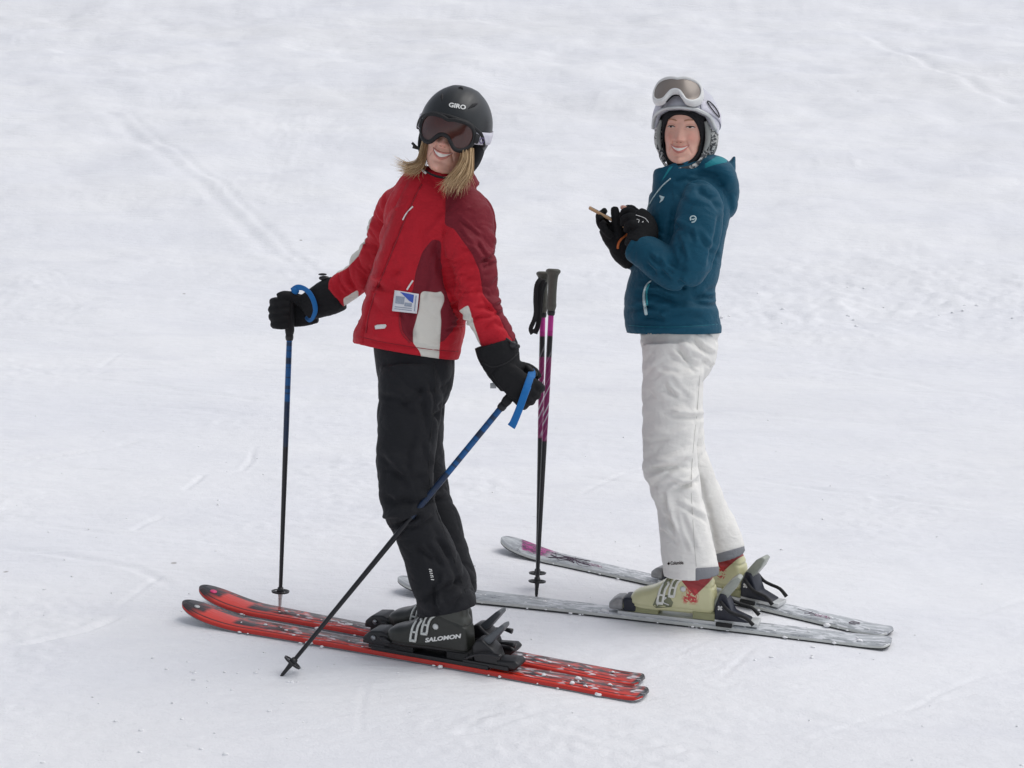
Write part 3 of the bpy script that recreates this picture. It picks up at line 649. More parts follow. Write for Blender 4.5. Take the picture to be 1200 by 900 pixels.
HC = np.array((0, .004, .018)); HR = np.array((.106, .124, .122))
def shell_pt(az, z, off=0.0, rr=HR):
    """point on the helmet ellipsoid; az 0 = front, positive to the picture's right"""
    k = math.sqrt(max(0., 1 - ((z - HC[2]) / rr[2]) ** 2)); n = np.array((math.sin(az) * k / rr[0], -math.cos(az) * k / rr[1], (z - HC[2]) / rr[2] ** 2 * rr[2] / rr[2])); n = nrm(n)
    return np.array((HC[0] + math.sin(az) * k * rr[0], HC[1] - math.cos(az) * k * rr[1], z)) + n * off
def helmet_shell(zb, crease=0.0, m=56, n=160):
    V = []; F = []
    for i in range(m + 1):
        t = i / m
        for j in range(n):
            az = -math.pi + 2 * math.pi * j / n; ze = zb(az); th_e = math.acos(np.clip((ze - HC[2]) / HR[2], -1, 1)); th = th_e * max(t, .001)
            k = math.sin(th); q = np.array((math.sin(az) * k * HR[0], -math.cos(az) * k * HR[1], math.cos(th) * HR[2]))
            if crease:                                          # raised spines running front to back
                a = abs(q[0]) / .036; q = q * (1 + crease * (math.exp(-(a - 1) ** 2 / .06) - .7 * math.exp(-a * a / .12)) * max(0, math.cos(th)) ** .3)
            V.append(HC + q)
    V = np.array(V)
    for i in range(m):
        for j in range(n): F.append((i * n + j, i * n + (j + 1) % n, (i + 1) * n + (j + 1) % n, (i + 1) * n + j))
    V[:n] = V[:n].mean(0); return V, [f[::-1] for f in F]
GO = [(0, .034), (.020, .0385), (.045, .0385), (.066, .033), (.080, .019), (.084, .001), (.078, -.019), (.062, -.034), (.044, -.0395), (.029, -.036), (.018, -.024), (.009, -.0145), (0, -.012)]
def goggle_pieces(sx=1.0, sz=1.0, Rg=.092):
    half = resample(GO, 5) * (sx, sz); loop = np.concatenate((half, (half * (-1, 1))[::-1][1:-1]))
    def w3(p, y): a = p[0] / Rg; return np.array((Rg * math.sin(a), y + Rg * (1 - math.cos(a)), p[1]))
    c = np.array((0, .0035 * sz))
    def off(k):                                                 # inset by the local normal
        n = len(loop); T = np.roll(loop, -1, 0) - np.roll(loop, 1, 0); N = np.column_stack((T[:, 1], -T[:, 0])); N /= np.linalg.norm(N, axis=1)[:, None] + 1e-9
        s = np.sign(((loop - c) * N).sum(1).mean()); return loop - N * s * k
    rows = [(off(.002), .028), (off(-.001), .012), (off(.000), .003), (off(.004), -.001), (off(.009), .0), (off(.0115), .004), (off(.0115), .012)]
    V = np.concatenate([[w3(p, y) for p in r] for r, y in rows]); n = len(loop); F = []
    for i in range(len(rows) - 1):
        for j in range(n): F.append((i * n + j, i * n + (j + 1) % n, (i + 1) * n + (j + 1) % n, (i + 1) * n + j))
    V2, F2 = grid2d(off(.0105), 2); lens = np.array([w3(p, .0035) - np.array((0, .004 * max(0, 1 - (p[0] / .07) ** 2 - (p[1] / .04) ** 2), 0)) for p in V2])
    return (V, F), (lens, F2)

# ------------------------------------------------------------------ gloved hands
def grip_hand(Gp, A, B, N, thumb=1, sc=1.0):
    """closed hand round a shaft through Gp: A along the shaft (thumb end), B from wrist to knuckles, N from back of hand to palm"""
    A = nrm(A); B = nrm(B - A * (np.dot(A, B))); N = nrm(np.cross(A, B)) * (1 if np.dot(np.cross(A, B), N) > 0 else -1); Gp = np.asarray(Gp)
    L = lambda a, b, n: Gp + (A * a + B * b + N * n) * sc
    parts = []
    parts.append(tube([L(.004, -.085, -.034), L(.002, -.055, -.034), L(0, -.02, -.034), L(0, .015, -.030), L(0, .03, -.024)], np.array([.030, .038, .043, .043, .036]) * sc, 20, 4, (N, .52)))
    for k, (a, ln) in enumerate(((.036, .97), (.012, 1.04), (-.012, 1.0), (-.035, .86))):
        parts.append(tube([L(a * .96, .012, -.030), L(a, .040 * ln, -.026), L(a * 1.02, .054 * ln, .002), L(a * 1.02, .040 * ln, .028), L(a, .012, .035), L(a * .98, -.008, .026)], np.array([.0150, .0150, .0140, .0135, .0130, .0115]) * sc, 12, 4))
    parts.append(tube([L(.020, -.060, -.018), L(.042, -.040, .002), L(.058, -.012, .020), L(.060, .014, .032), L(.054, .030, .034)], np.array([.021, .019, .017, .0155, .0130]) * sc, 12, 4))
    return parts
def glove_detail(me, amp=.0018, sc=45.):
    V, N = vn(me); d = amp * (1.2 * np.abs(gnoise(V * sc)) + .6 * gnoise(V * sc * 2.1) - .3); setv(me, V + N * d[:, None])

# ------------------------------------------------------------------ cloth folds
def limb_fold(V, N, skel, amp, freq=16., seed=0, knee=None):
    """crumple rings across a sleeve or trouser leg, stronger round the joint"""
    d, arc = poly_dist(V, skel); pts = [np.asarray(p) for p in skel]; L = sum(np.linalg.norm(b - a) for a, b in zip(pts, pts[1:]))
    q = np.column_stack((arc * freq, V[:, 0] * 5 + seed, V[:, 1] * 5)); q[:, 0] += 1.2 * gnoise(V * 6 + seed)
    n1 = np.abs(gnoise(q)); n2 = np.abs(gnoise(q * (1.9, 2.3, 2.3) + 9))
    r = 1.5 * (np.minimum(n1 * 2.6, 1) ** .7 - .62) + .7 * (np.minimum(n2 * 2.6, 1) ** .7 - .62)
    k = np.full(len(V), .45)
    for (s, wd, a) in (knee or ()): k = k + a * np.exp(-((arc / L - s) / wd) ** 2)
    return amp * r * k, d
def creases(seed, n, x0, x1, y0, y1, ang, spread, ln, h, wd=2.0):
    rs = random.Random(seed); o = []
    for i in range(n):
        x, y = rs.uniform(x0, x1), rs.uniform(y0, y1); a = R(rs.gauss(ang, spread)); l = ln * rs.uniform(.6, 1.4) / 2; bend = rs.uniform(-.25, .25) * l
        c, q = math.cos(a), math.sin(a); pts = [(x - c * l, y - q * l), (x - q * bend, y + c * bend), (x + c * l, y + q * l)]; k = rs.uniform(.6, 1.3)
        o.append((pts, wd, -h * k)); o.append(([(p[0] + q * wd * 1.6, p[1] - c * wd * 1.6) for p in pts], wd * 1.3, h * .7 * k))
    return o
def px_fold(V, N, UV, folds, scale):
    """folds drawn as lines: (points, half width px, height m)"""
    o = np.zeros(len(V)); fc = sstep(.0, -.35, N[:, 1])
    for pts, wd, h in folds:
        d, arc = poly_dist(UV, pts); L = sum(math.dist(a, b) for a, b in zip(pts, pts[1:])); s = arc / L
        o += 1.5 * h * np.exp(-(d / wd) ** 2) * sstep(-.02, .25, s) * sstep(1.02, .75, s) * fc
    return o

# ================================================================== skier in the red jacket
def garment(parts, voxel, smooth): return fuse(parts, voxel, smooth)
M['jacket_red'] = fabric('jacket_red', lin(184, 20, 38), (('dark', lin(118, 20, 36)), ('white', lin(214, 211, 202))), rough=.7, sheen=.05)
M['hem_line'] = plain('seam_and_edge_shade', lin(142, 20, 34), .8)
M['pants_black'] = fabric('pants_black', lin(26, 27, 31), rough=.8, sheen=.05)

RED = empty('person', G(512, 770), 'skier in red jacket and black trousers with black helmet, goggles down, holding two poles', 'person')
torso = limb([(524, 205, .01, 30, .075), (520, 214, .01, 44, .10), (516, 228, .015, 54, .125), (512, 248, .02, 59, .14), (506, 280, .02, 59, .145), (499, 312, .02, 58, .145), (491, 345, .02, 60, .148), (485, 375, .02, 62, .15), (479, 400, .02, 62, .15), (477, 411, .02, 61.5, .15)], e=2.5)
hemtuck = [(477, 411, .02, 61.5, .15), (477.5, 409, .02, 58, .142), (480, 398, .02, 54, .13)]
near_arm = [(532, 228, -.01, 16, .05), (545, 246, -.05, 29, .078), (548, 270, -.075, 32, .078), (550, 300, -.095, 31, .072), (556, 332, -.11, 27, .066), (566, 364, -.12, 24.5, .060), (579, 392, -.12, 22, .055), (589, 413, -.12, 20, .050)]
far_arm = [(480, 222, .08, 14, .05), (466, 238, .13, 19, .06), (456, 262, .18, 22, .065), (445, 288, .23, 22, .063), (431, 312, .27, 21, .058), (410, 332, .305, 19, .052), (388, 347, .33, 18, .048)]
collar = limb([(522, 222, .0, 42, .088), (520, 210, -.008, 37, .078), (518, 200, -.015, 33, .072), (517.5, 197, -.016, 31, .068)], e=2.1)
me = fuse([torso, limb(near_arm), limb(far_arm), collar], .0044, 4)
V, N = vn(me); UV = proj(V)
skn = [P(*r[:3]) for r in near_arm]; skf = [P(*r[:3]) for r in far_arm]; skt = [P(522, 200, .01), P(477, 411, .02)]
dn, da = limb_fold(V, N, skn, .0105, 15, 3, ((.62, .2, .7), (.95, .08, .6))); df, dfa = limb_fold(V, N, skf, .011, 18, 11, ((.6, .3, .9),))
_, dt = limb_fold(V, N, skt, .001, 9, 5); dt0, arc_t = poly_dist(V, skt)
arm_n = (da < .088) & (UV[:, 1] > 225) & ((V[:, 1] < -.07) | (da < .065)) & (UV[:, 0] > 505); arm_f = (dfa < .075) & (V[:, 1] > .05) & (UV[:, 0] < 470) & ~arm_n
wt_ = np.where(arm_n, 0, 1.) * np.where(arm_f, 0, 1.)
big = np.abs(gnoise(np.column_stack((V[:, 0] * 7 + V[:, 2] * 5, V[:, 1] * 6, V[:, 2] * 9 - V[:, 0] * 4)))) * 1.5 - .3
d = np.where(arm_n, dn, 0) + np.where(arm_f, df, 0) + wt_ * (.013 * big + .006 * (np.abs(gnoise(V * (20, 20, 26))) - .2))
d += px_fold(V, N, UV, [([(507, 282), (520, 310), (532, 345)], 7, -.012), ([(498, 300), (470, 318), (445, 322)], 5, -.004), ([(520, 345), (500, 338), (480, 340)], 4, -.004), ([(540, 270), (560, 300), (566, 330)], 5, .004),
                        ([(470, 250), (455, 290), (440, 330)], 9, .005), ([(421, 396), (480, 407), (538, 414)], 2.2, -.0035), ([(420, 390), (480, 400), (538, 408)], 5, .004), ([(548, 345), (560, 340), (582, 346)], 3.5, -.007), ([(552, 362), (568, 358), (588, 368)], 3.5, -.006),
                        ([(538, 322), (560, 326), (580, 318)], 4, -.006), ([(562, 385), (580, 378), (596, 385)], 3, -.005), ([(500, 250), (490, 285), (500, 300)], 6, -.004), ([(430, 345), (450, 350), (480, 345)], 6, .004), ([(465, 360), (478, 385), (482, 400)], 3, -.005)] + creases(1, 9, 530, 585, 300, 400, -8, 14, 34, .0055) + creases(2, 5, 535, 570, 245, 300, 50, 20, 30, .004) + creases(3, 9, 440, 520, 240, 390, 115, 30, 45, .0035, 4) + creases(4, 4, 430, 530, 330, 350, 5, 10, 50, .004, 3.5), 1)
d *= sstep(-.9, -.5, N[:, 2]); setv(me, V + N * d[:, None]); V, N = vn(me); UV = proj(V)
dark = np.where(arm_n, poly_sd(UV, [(523, 205), (521, 264), (532, 268), (553, 297), (562, 318), (566, 345), (580, 362), (592, 386), (602, 402), (660, 402), (660, 190), (523, 190)]),
                np.maximum(poly_sd(UV, [(507, 280), (495, 295), (487, 319), (484, 340), (470, 360), (469, 372), (471, 388), (481, 401), (500, 405), (520, 400), (534, 383), (541, 365), (548, 330), (524, 284)]),
                           poly_sd(UV, [(524, 205), (522, 264), (532, 268), (560, 290), (600, 290), (600, 190), (524, 190)])))
dark = np.where(arm_f, -9, dark)
white = np.where(arm_n, poly_sd(UV, [(538, 364), (549, 357), (556, 382), (564, 406), (556, 408), (549, 388)]), np.where(arm_f,
        np.maximum(poly_sd(UV, [(470, 196), (440, 210), (425, 250), (414, 285), (400, 303), (380, 316), (380, 327), (406, 315), (420, 300), (428, 282), (437, 250), (446, 226), (468, 203)]), poly_sd(UV, [(402, 350), (420, 339), (420, 358), (404, 362)])),
        poly_sd(UV, [(493, 343), (496, 341), (512, 343), (517, 341), (521, 348), (520, 354), (516, 364), (517, 378), (516, 394), (514, 425), (496, 425), (492, 412), (484, 402), (484, 388), (488, 374), (491, 362)])))
white = np.where((V[:, 1] > .10) & ~arm_f, -9, white)
attr(me, 'dark', soft(me, np.clip(dark, -6, 6))); attr(me, 'white', soft(me, np.clip(white, -6, 6), 4))
jr = obj('jacket', me, M['jacket_red'], RED); tj = bvh(jr)
# closure: raised placket, zips, trims
pl = [(494, 203), (487, 215), (478, 232), (468, 255), (458, 280), (448, 305), (438, 330), (430, 352), (424, 375), (421, 401)]
plr = resample(pl, 4); pv = []; pf = []
for i, p in enumerate(plr):
    for k in range(4): pv.append((p[0] + (k / 3 - .62) * (16 - 5 * i / len(plr)), p[1] + (k / 3 - .5) * 2))
for i in range(len(plr) - 1):
    for k in range(3): pf.append((i * 4 + k, i * 4 + k + 1, i * 4 + k + 5, i * 4 + k + 4))
M['placket'] = fabric('placket_red', lin(176, 19, 36), rough=.7, sheen=.05)
obj('placket', patch(tj, (np.array(pv), pf), .002), M['placket'], jr, solid=.006)
obj('placket_edge_shade', strip(tj, [(p[0] + 7.5 - 2.2 * i / len(plr), p[1] + 1) for i, p in enumerate(plr[4::3])], .0022, .0005, 6, 2), M['hem_line'], jr)  # dark strip: seam line with the placket's edge shadow painted in
obj('chest_zip', strip(tj, [(472, 258), (475, 252), (479, 247), (484, 242)], .0022), M['white_paint'], jr)
obj('pocket_zip_pull', strip(tj, [(477, 340), (480, 335), (484, 329)], [.0026] * 16, .004), M['white_paint'], jr)
obj('collar_tab', strip(tj, [(495, 199), (498, 202), (500, 203)], .0055, .003), M['white_paint'], jr)
obj('reflective_tag', patch(tj, grid2d([(439, 382), (442, 380.5), (452, 380), (453, 382), (451, 385), (440, 386)], 1), .0015), M['white_paint'], jr, solid=.0015)
obj('pocket_seam', strip(tj, [(470, 360), (468, 374), (471, 390), (481, 402)], .0022, .0), M['hem_line'], jr)
obj('hem_seam', strip(tj, [(420, 394), (445, 400), (480, 406), (510, 410), (537, 412)], .0014, .0), M['hem_line'], jr)
# black elastic cuffs with toggles
# trousers
pelvis = limb([(483, 398, .02, 47, .13), (486, 420, .02, 47, .132), (487, 445, .02, 45, .13), (484, 470, .02, 38, .115), (482, 488, .02, 30, .09)], e=2.4)
nl = [(481, 432, -.045, 37, .085), (480, 470, -.065, 38.5, .092), (477, 515, -.08, 36, .088), (475, 555, -.09, 33.5, .084), (478, 585, -.092, 32, .080), (490, 618, -.09, 30, .077), (504, 650, -.085, 31.5, .078), (515, 682, -.08, 34.5, .088), (523, 708, -.078, 37, .094), (524.5, 714, -.078, 36, .093)]
fl = [(490, 440, .075, 33, .085), (491, 485, .10, 30, .088), (492, 530, .11, 29, .083), (497, 570, .112, 28.5, .080), (511, 612, .105, 28, .076), (524, 652, .097, 28, .077), (531, 685, .092, 28, .08), (533, 697, .09, 27.5, .08)]
me = fuse([pelvis, limb(nl), limb(fl)], .0046, 4); V, N = vn(me); UV = proj(V)
sn = [P(*r[:3]) for r in nl]; sf = [P(*r[:3]) for r in fl]
a, dda = limb_fold(V, N, sn, .0065, 9, 2, ((.52, .12, .7), (.92, .1, .6), (.1, .1, .4))); b, ddb = limb_fold(V, N, sf, .0065, 10, 8, ((.5, .12, .7), (.9, .1, .5)))
d = np.where(dda < ddb, a, b) + .003 * (np.abs(gnoise(V * (14, 14, 7))) - .2)
d += px_fold(V, N, UV, [([(500, 430), (508, 470), (505, 540)], 3, -.0025), ([(446, 580), (462, 590), (490, 584)], 5, -.011), ([(448, 606), (468, 600), (500, 596)], 5, .008), ([(450, 612), (470, 612), (498, 605)], 3.5, -.009), ([(505, 610), (528, 655), (545, 700)], 4, -.006),
                        ([(490, 706), (520, 690), (550, 676)], 4, -.008), ([(492, 716), (520, 704), (553, 690)], 5, .008), ([(445, 470), (470, 480), (505, 470)], 7, -.005), ([(515, 470), (522, 482), (508, 490)], 4, -.010), ([(450, 530), (470, 540), (500, 528)], 8, .005), ([(495, 640), (500, 670), (507, 700)], 5, .004)] + creases(5, 8, 450, 505, 450, 560, 80, 30, 50, .005, 4) + creases(6, 7, 455, 510, 570, 620, -10, 15, 40, .006, 3) + creases(7, 6, 490, 545, 640, 715, 60, 30, 40, .006, 3), 1)
d *= sstep(-.9, -.5, N[:, 2]); setv(me, V + N * d[:, None]); pr = obj('trousers', me, M['pants_black'], RED); tp = bvh(pr)
obj('side_seam', strip(tp, [(509, 425), (510, 470), (503, 530), (506, 580), (520, 620), (534, 660), (546, 695)], .0012, .0), M['black_matte'], pr)
obj('printed_mark', join(*[strip(tp, st, .0013, .0006, 6) for st in ([(502.5, 667), (506, 667.5)], [(503, 669.5), (506.5, 669)], [(503.5, 671.5), (507, 672)], [(504, 674), (507.5, 674.5)], [(504.5, 676.5), (508, 676)], [(505, 679), (508.5, 679.5)])]), M['white_paint'], pr)
bt1 = make_boot(RED, sk1, XB[0], .030, 'dark'); bt2 = make_boot(RED, sk2, XB[1], .030, 'dark')
obj('printed_name', patch(bt1[1], place2d(text2d('SALOMON', 1, .2, .05, 1), 519.5, 747.5, 43, -7, 5.2), .0016), M['white_paint'], bt1[0])

# gloves and sleeves' ends
def glove(person, parts, name, mat, voxel=.003, amp=.0018):
    me = fuse(parts, voxel, 6); glove_detail(me, amp); return obj(name, me, mat, person)
GN = P(609, 453, -.125); An = nrm(P(624, 434, -.118) - P(330, 792, G(330, 792)[1]))
gl_n = glove(RED, grip_hand(GN, An, P(625, 470, -.125) - P(590, 430, -.125), np.array((0, 1., 0)), sc=1.0) + [limb([(580, 401, -.12, 25, .060), (584, 414, -.12, 25, .058), (589, 428, -.12, 22, .052), (595, 440, -.125, 19, .044), (601, 449, -.135, 17, .034)], e=2.2)], 'glove', M['glove'])
TF = G(328, 712); GF = P(339, 368, .365); Af = nrm(P(341, 345, .36) - TF)
gl_f = glove(RED, grip_hand(GF, Af, P(335, 368, .365) - P(380, 360, .345), np.array((0, -1., 0)), sc=1.02) + [limb([(397, 343, .33, 21, .055), (386, 348, .335, 21.5, .053), (373, 354, .345, 19, .048), (360, 360, .36, 16, .040)], e=2.2)], 'glove', M['glove'])
tg = bvh(gl_n); obj('cuff_toggle', join(ball(P(601, 404, -.165), (.012, .008, .011)), ball(P(606, 406, -.165), (.009, .006, .008)), tube([P(592, 396, -.16), P(598, 400, -.168), P(604, 405, -.168)], .0035, 8)), M['black_plastic'], gl_n)
obj('glove_clip', join(box(P(578, 452, -.13), (.009, .004, .008), .3), tube([P(578, 449, -.13), P(581, 443, -.13), P(585, 438, -.13)], .0025, 6)), M['metal'], gl_n)
obj('cuff_seam', strip(tg, [(566, 425), (578, 430), (594, 425), (607, 414)], .0025, .0), M['black_matte'], gl_n)
obj('cuff_toggle', join(ball(P(380, 326, .32), (.018, .010, .008)), ball(P(378, 321.5, .32), (.014, .006, .004)), tube([P(384, 333, .32), P(381, 327, .32)], .005, 8)), M['black_plastic'], gl_f)

# head
HM = head_matrix(532, 156, -.035, -9, 2, 16, 1.03)
hme = head_shape(); feats = face_features(RED, hme, HM, (.0285, -.067, .010, .0120), eyes=False)
Vh, _ = vn(hme); hsh = (Vh @ np.array(HM)[:3, :3].T + np.array(HM)[:3, 3])
setv(hme, hsh); hb = obj('body', hme, M['skin'], RED)
for k, (sh, m) in feats.items(): obj(NAMES[k.rstrip('-1')] if k.rstrip('-1') in NAMES else k, xf(sh, HM), M[m], hb)
def zb_red(az):
    a = abs(az); return float(np.interp(a, (0, .5, 1.0, 1.35, 1.8, 2.4, 3.15), (.036, .034, .014, -.020, -.032, -.048, -.056)))
hel = obj('helmet', xf(helmet_shell(zb_red, .009), HM), M['helmet_black'], RED, solid=-.016)
th = bvh(hel)
brim = [shell_pt(a, zb_red(a) + .002, .001) for a in np.linspace(-1.3, 1.3, 25)]
obj('brim', xf(tube(brim, .0065, 8, 1), HM), M['black_matte'], hel)
def shell_patch(az0, z0, pts, off):
    return [shell_pt(az0 + x, z0 + z, off) for x, z in pts]
for az0, z0, wd, tl in ((-.55, .086, .15, -.012), (.62, .086, .17, .012), (-.1, .126, .14, .0)):
    obj('vent', xf(tube([shell_pt(az0 - wd, z0 - tl, -.001), shell_pt(az0, z0 + .003, -.001), shell_pt(az0 + wd, z0 + tl, -.001)], [.002, .0055, .002], 8, 4), HM), M['black_matte'], hel)
ws = HM @ Vector(shell_pt(-.05, .072)); up_ = proj(np.array([ws]))[0]
obj('printed_name', patch(th, place2d(text2d('GIRO', 1, 0, .035, 1), 536, 124.5, 20, 10, 5.4), .0015), M['white_paint'], hel)
for s in (-1, 1):
    pad = [(s * .074, -.020, .018), (s * .082, .004, -.020), (s * .080, .010, -.060), (s * .070, .002, -.090), (s * .060, -.012, -.106)]
    obj('ear_pad', xf(tube(pad, [.026, .034, .032, .024, .010], 16, 5, ((1, 0, 0), .45)), HM), M['black_cloth'], hel)
obj('chin_strap', xf(tube([(-.066, -.012, -.088), (-.050, -.05, -.122), (0, -.070, -.134), (.050, -.05, -.122), (.066, -.012, -.088)], .006, 8, 6, ((0, -.5, -1), .35)), HM), M['black_matte'], hel)
obj('strap_buckle', xf(join(box((-.088, -.03, -.070), (.012, .006, .005)), tube([(-.080, -.01, -.072), (-.090, -.035, -.068), (-.104, -.04, -.060)], .004, 8)), HM), M['black_plastic'], hel)
GMx = HM @ Matrix.Translation((0, -.130, -.006))
gf, glens = goggle_pieces(1.13, 1.17, .106)
gg = obj('goggles', xf(gf, GMx), M['black_matte'], RED)
q = NB('amber_lens'); q.col(q.mixc(q.noise(18, 2), lin(78, 36, 28), lin(50, 26, 24))); q.set(Roughness=.12, Coat_Weight=.4, Coat_Roughness=.05, Specular_IOR_Level=.45); M['lens_amber'] = q.m
obj('lens', xf(glens, GMx), M['lens_amber'], gg)
M['strap_white'] = fabric('white_webbing', lin(214, 212, 222), rough=.7)
M['print_purple'] = plain('purple_print', lin(92, 80, 120), .6)
def strap(HMx, z_f, z_b, wid, a0=.95, mat=None, parent=None, off=.004):
    V = []; F = []; az = np.linspace(a0, 2 * math.pi - a0, 60)
    for a in az:
        zc = z_f + (z_b - z_f) * (1 - math.cos(a)) / 2
        for k in range(5): z = zc + (k / 4 - .5) * wid; V.append(shell_pt(a, z, off))
    for i in range(len(az) - 1):
        for k in range(4): F.append((i * 5 + k, i * 5 + k + 1, i * 5 + k + 6, i * 5 + k + 5))
    return obj('strap', xf((np.array(V), F), HMx), mat, parent, solid=.002)
st_r = strap(HM, -.004, .03, .036, .80, M['strap_white'], gg); ts = bvh(st_r)
obj('strap_emblem', xf(tube([shell_pt(1.06 + .075 * math.cos(a), .0 + .0075 * math.sin(a), .0068) for a in np.linspace(0, 2 * math.pi, 17)], .0014, 6, 2), HM), M['print_purple'], gg)
for s in (-1, 1): obj('strap_anchor', xf(tube([(s * .080, -.092, .0), (s * .089, -.075, .0), tuple(shell_pt(s * .86, -.002, .006))], [.014, .013, .013], 8, 3, ((s, -.4, 0), .22)), HM), M['black_matte'], gg)
# hair: long strands out of the helmet on both sides
q = NB('blond_hair'); cc = q.mixc(q.att('tone'), lin(150, 116, 80), lin(240, 212, 168)); q.col(cc); q.set(Roughness=.5, Specular_IOR_Level=.4); M['hair'] = q.m; q.set(Subsurface_Weight=.0)
rs = random.Random(4); hs_ = []
def strand(pts, r0): hs_.append(tube([P(*p) for p in pts], np.array([r0, r0, r0 * .95, r0 * .8, r0 * .15]), 4, 3))
for i in range(300):                                                  # blown out over the far shoulder
    u = rs.random(); lk = round(u * 6) / 6 * .6 + u * .4; g = rs.gauss; ox, oy, oz = g(0, 1.2), g(0, 1.4), rs.uniform(-.045, .045); y0 = -.035 + oz; e = rs.uniform(.35, 1.2); f = g(0, 3)
    strand([(495 + 7 * u + ox * .4, 162 + 8 * u, y0), (493 + 6 * u + ox, 177 + 7 * u + oy, y0 - .012), (488 + 7 * u + ox, 189 + 7 * u + oy, y0 - .026), (482 - 8 * e + 12 * lk + ox * 1.5, 194 + 9 * lk + oy * 1.5, y0 - .03), (482 - 20 * e + 18 * lk + ox * 2 + f, 190 + 19 * lk + oy * 2 + f, y0 - .028)], rs.uniform(.0005, .0010))
for i in range(430):                                                  # hanging in front of the near shoulder
    u = rs.random(); lk = round(u * 7) / 7 * .6 + u * .4; g = rs.gauss; ox, oy, oz = g(0, 1.3), g(0, 1.6), rs.uniform(-.04, .045); y0 = -.13 + oz; e = rs.uniform(.3, 1.15); f = g(0, 3)
    strand([(541 + 14 * u + ox * .5, 168 + 6 * u, y0 + .03), (542 + 12 * u + ox, 184 + 6 * u + oy, y0), (535 + 18 * lk + ox, 198 + 4 * u + oy, y0 - .016), (535 - 11 * e + 22 * lk + ox * 1.4, 199 + 11 * e + 3 * lk + oy, y0 - .02), (535 - 19 * e + 24 * lk + ox * 1.8 + f, 200 + 23 * e + 5 * math.sin(lk * 9) + oy + f, y0 - .012)], rs.uniform(.0005, .0010))
ho = obj('hair', join(*hs_), M['hair'], RED); attr(ho.data, 'tone', np.concatenate([np.full(len(h_[0]), rs.random() ** 1.3) for h_ in hs_]))

# ================================================================== skier in the teal jacket
M['jacket_teal'] = fabric('jacket_teal', lin(1, 74, 98), (('lining', lin(28, 130, 142)),), rough=.7, sheen=.05)
M['pants_white'] = fabric('pants_white', lin(232, 230, 225), (('grey_hem', lin(128, 130, 134)),), rough=.8, sheen=.0)
TEAL = empty('person', G(812, 722), 'skier in teal hooded jacket and white trousers with white helmet, looking up from a phone', 'person')
torso = limb([(808, 204, .33, 28, .08), (809, 214, .33, 38, .11), (809, 230, .335, 46, .135), (806, 250, .34, 48, .145), (803, 275, .34, 47, .145), (797, 302, .34, 48, .14), (788, 330, .34, 51, .138), (785, 355, .34, 54, .142), (788, 378, .34, 55.5, .145), (790, 387, .34, 55, .145), (790, 390, .34, 53.5, .142)], e=2.4)
upper = [(816, 222, .25, 15, .05), (821, 240, .21, 25, .072), (818, 268, .18, 28, .072), (811, 296, .165, 28, .068), (802, 318, .16, 25, .062), (797, 327, .165, 17, .045)]
fore = [(803, 322, .165, 17, .045), (793, 319, .165, 23, .060), (775, 308, .175, 22.5, .057), (757, 296, .195, 20, .052), (742, 287, .215, 18, .046)]
ffore = [(785, 310, .46, 20, .055), (762, 304, .42, 20, .052), (744, 299, .38, 18, .046), (735, 296, .355, 16, .042)]
hood = [(806, 204, .33, 16, .095), (822, 200, .345, 20, .125), (840, 205, .36, 20, .135), (850, 222, .37, 15, .12), (853, 240, .37, 11, .10), (850, 254, .37, 6, .07)]
peak = [(846, 214, .36, 13, .07), (853, 202, .36, 9, .05), (858, 192, .36, 5, .03), (861, 183, .36, 1.8, .012)]
collar = [(800, 222, .315, 36, .092), (796, 208, .305, 32, .085), (793, 197, .30, 29, .078), (792, 193, .30, 26, .07)]
me = fuse([torso, limb(upper), limb(fore), limb(ffore), limb(hood), limb(peak), limb(collar)], .0042, 4)
V, N = vn(me); UV = proj(V)
ska = [P(*r[:3]) for r in upper[:-1]] + [P(*r[:3]) for r in fore[1:]]
dn, da = limb_fold(V, N, ska, .007, 13, 21, ((.5, .13, .6),)); arm = (da < .082) & (V[:, 1] < .30)
big = np.abs(gnoise(np.column_stack((V[:, 0] * 5 + 40, V[:, 1] * 5, V[:, 2] * 13)))) * 1.5 - .3
d = np.where(arm, dn, 0.009 * big + .004 * (np.abs(gnoise(V * (17, 17, 28))) - .2))
d += px_fold(V, N, UV, [([(845, 245), (840, 285), (830, 320)], 4, -.010), ([(830, 348), (800, 352), (770, 345)], 4, -.005), ([(838, 362), (800, 362), (760, 356)], 5, .004), ([(734, 379), (790, 382), (843, 380)], 2, -.003), ([(733, 384), (790, 387), (844, 384)], 4, .004), ([(842, 336), (825, 345), (806, 346)], 4, -.007),
                        ([(790, 240), (785, 270), (782, 288)], 4, -.009), ([(782, 300), (792, 312), (806, 318)], 5, -.008), ([(812, 220), (835, 232), (846, 252)], 4, -.007), ([(800, 205), (825, 203), (850, 208)], 3, -.005), ([(786, 214), (805, 210), (830, 215)], 3, -.006), ([(742, 340), (745, 360), (744, 380)], 6, .003)] + creases(8, 8, 745, 835, 335, 375, -4, 9, 46, .006, 3) + creases(9, 6, 790, 835, 250, 320, 55, 18, 34, .003, 3) + creases(10, 6, 755, 800, 295, 335, 55, 20, 26, .005, 2.6) + creases(11, 4, 805, 850, 205, 240, 30, 15, 30, .0025, 3), 1)
d *= sstep(-.9, -.5, N[:, 2]); setv(me, V + N * d[:, None]); V, N = vn(me); UV = proj(V)
zc = P(790, 389.5, .34)[2]; m_ = (UV[:, 1] > 380) & (V[:, 2] < zc); V[m_, 2] = zc + (V[m_, 2] - zc) * .05; setv(me, V)
attr(me, 'lining', np.where(V[:, 1] < .40, np.maximum(poly_sd(UV, [(826, 192), (840, 183), (852, 183), (852, 190), (838, 193), (826, 197)]), poly_sd(UV, [(784, 196), (789, 194), (779, 208), (774, 214)])), -9))
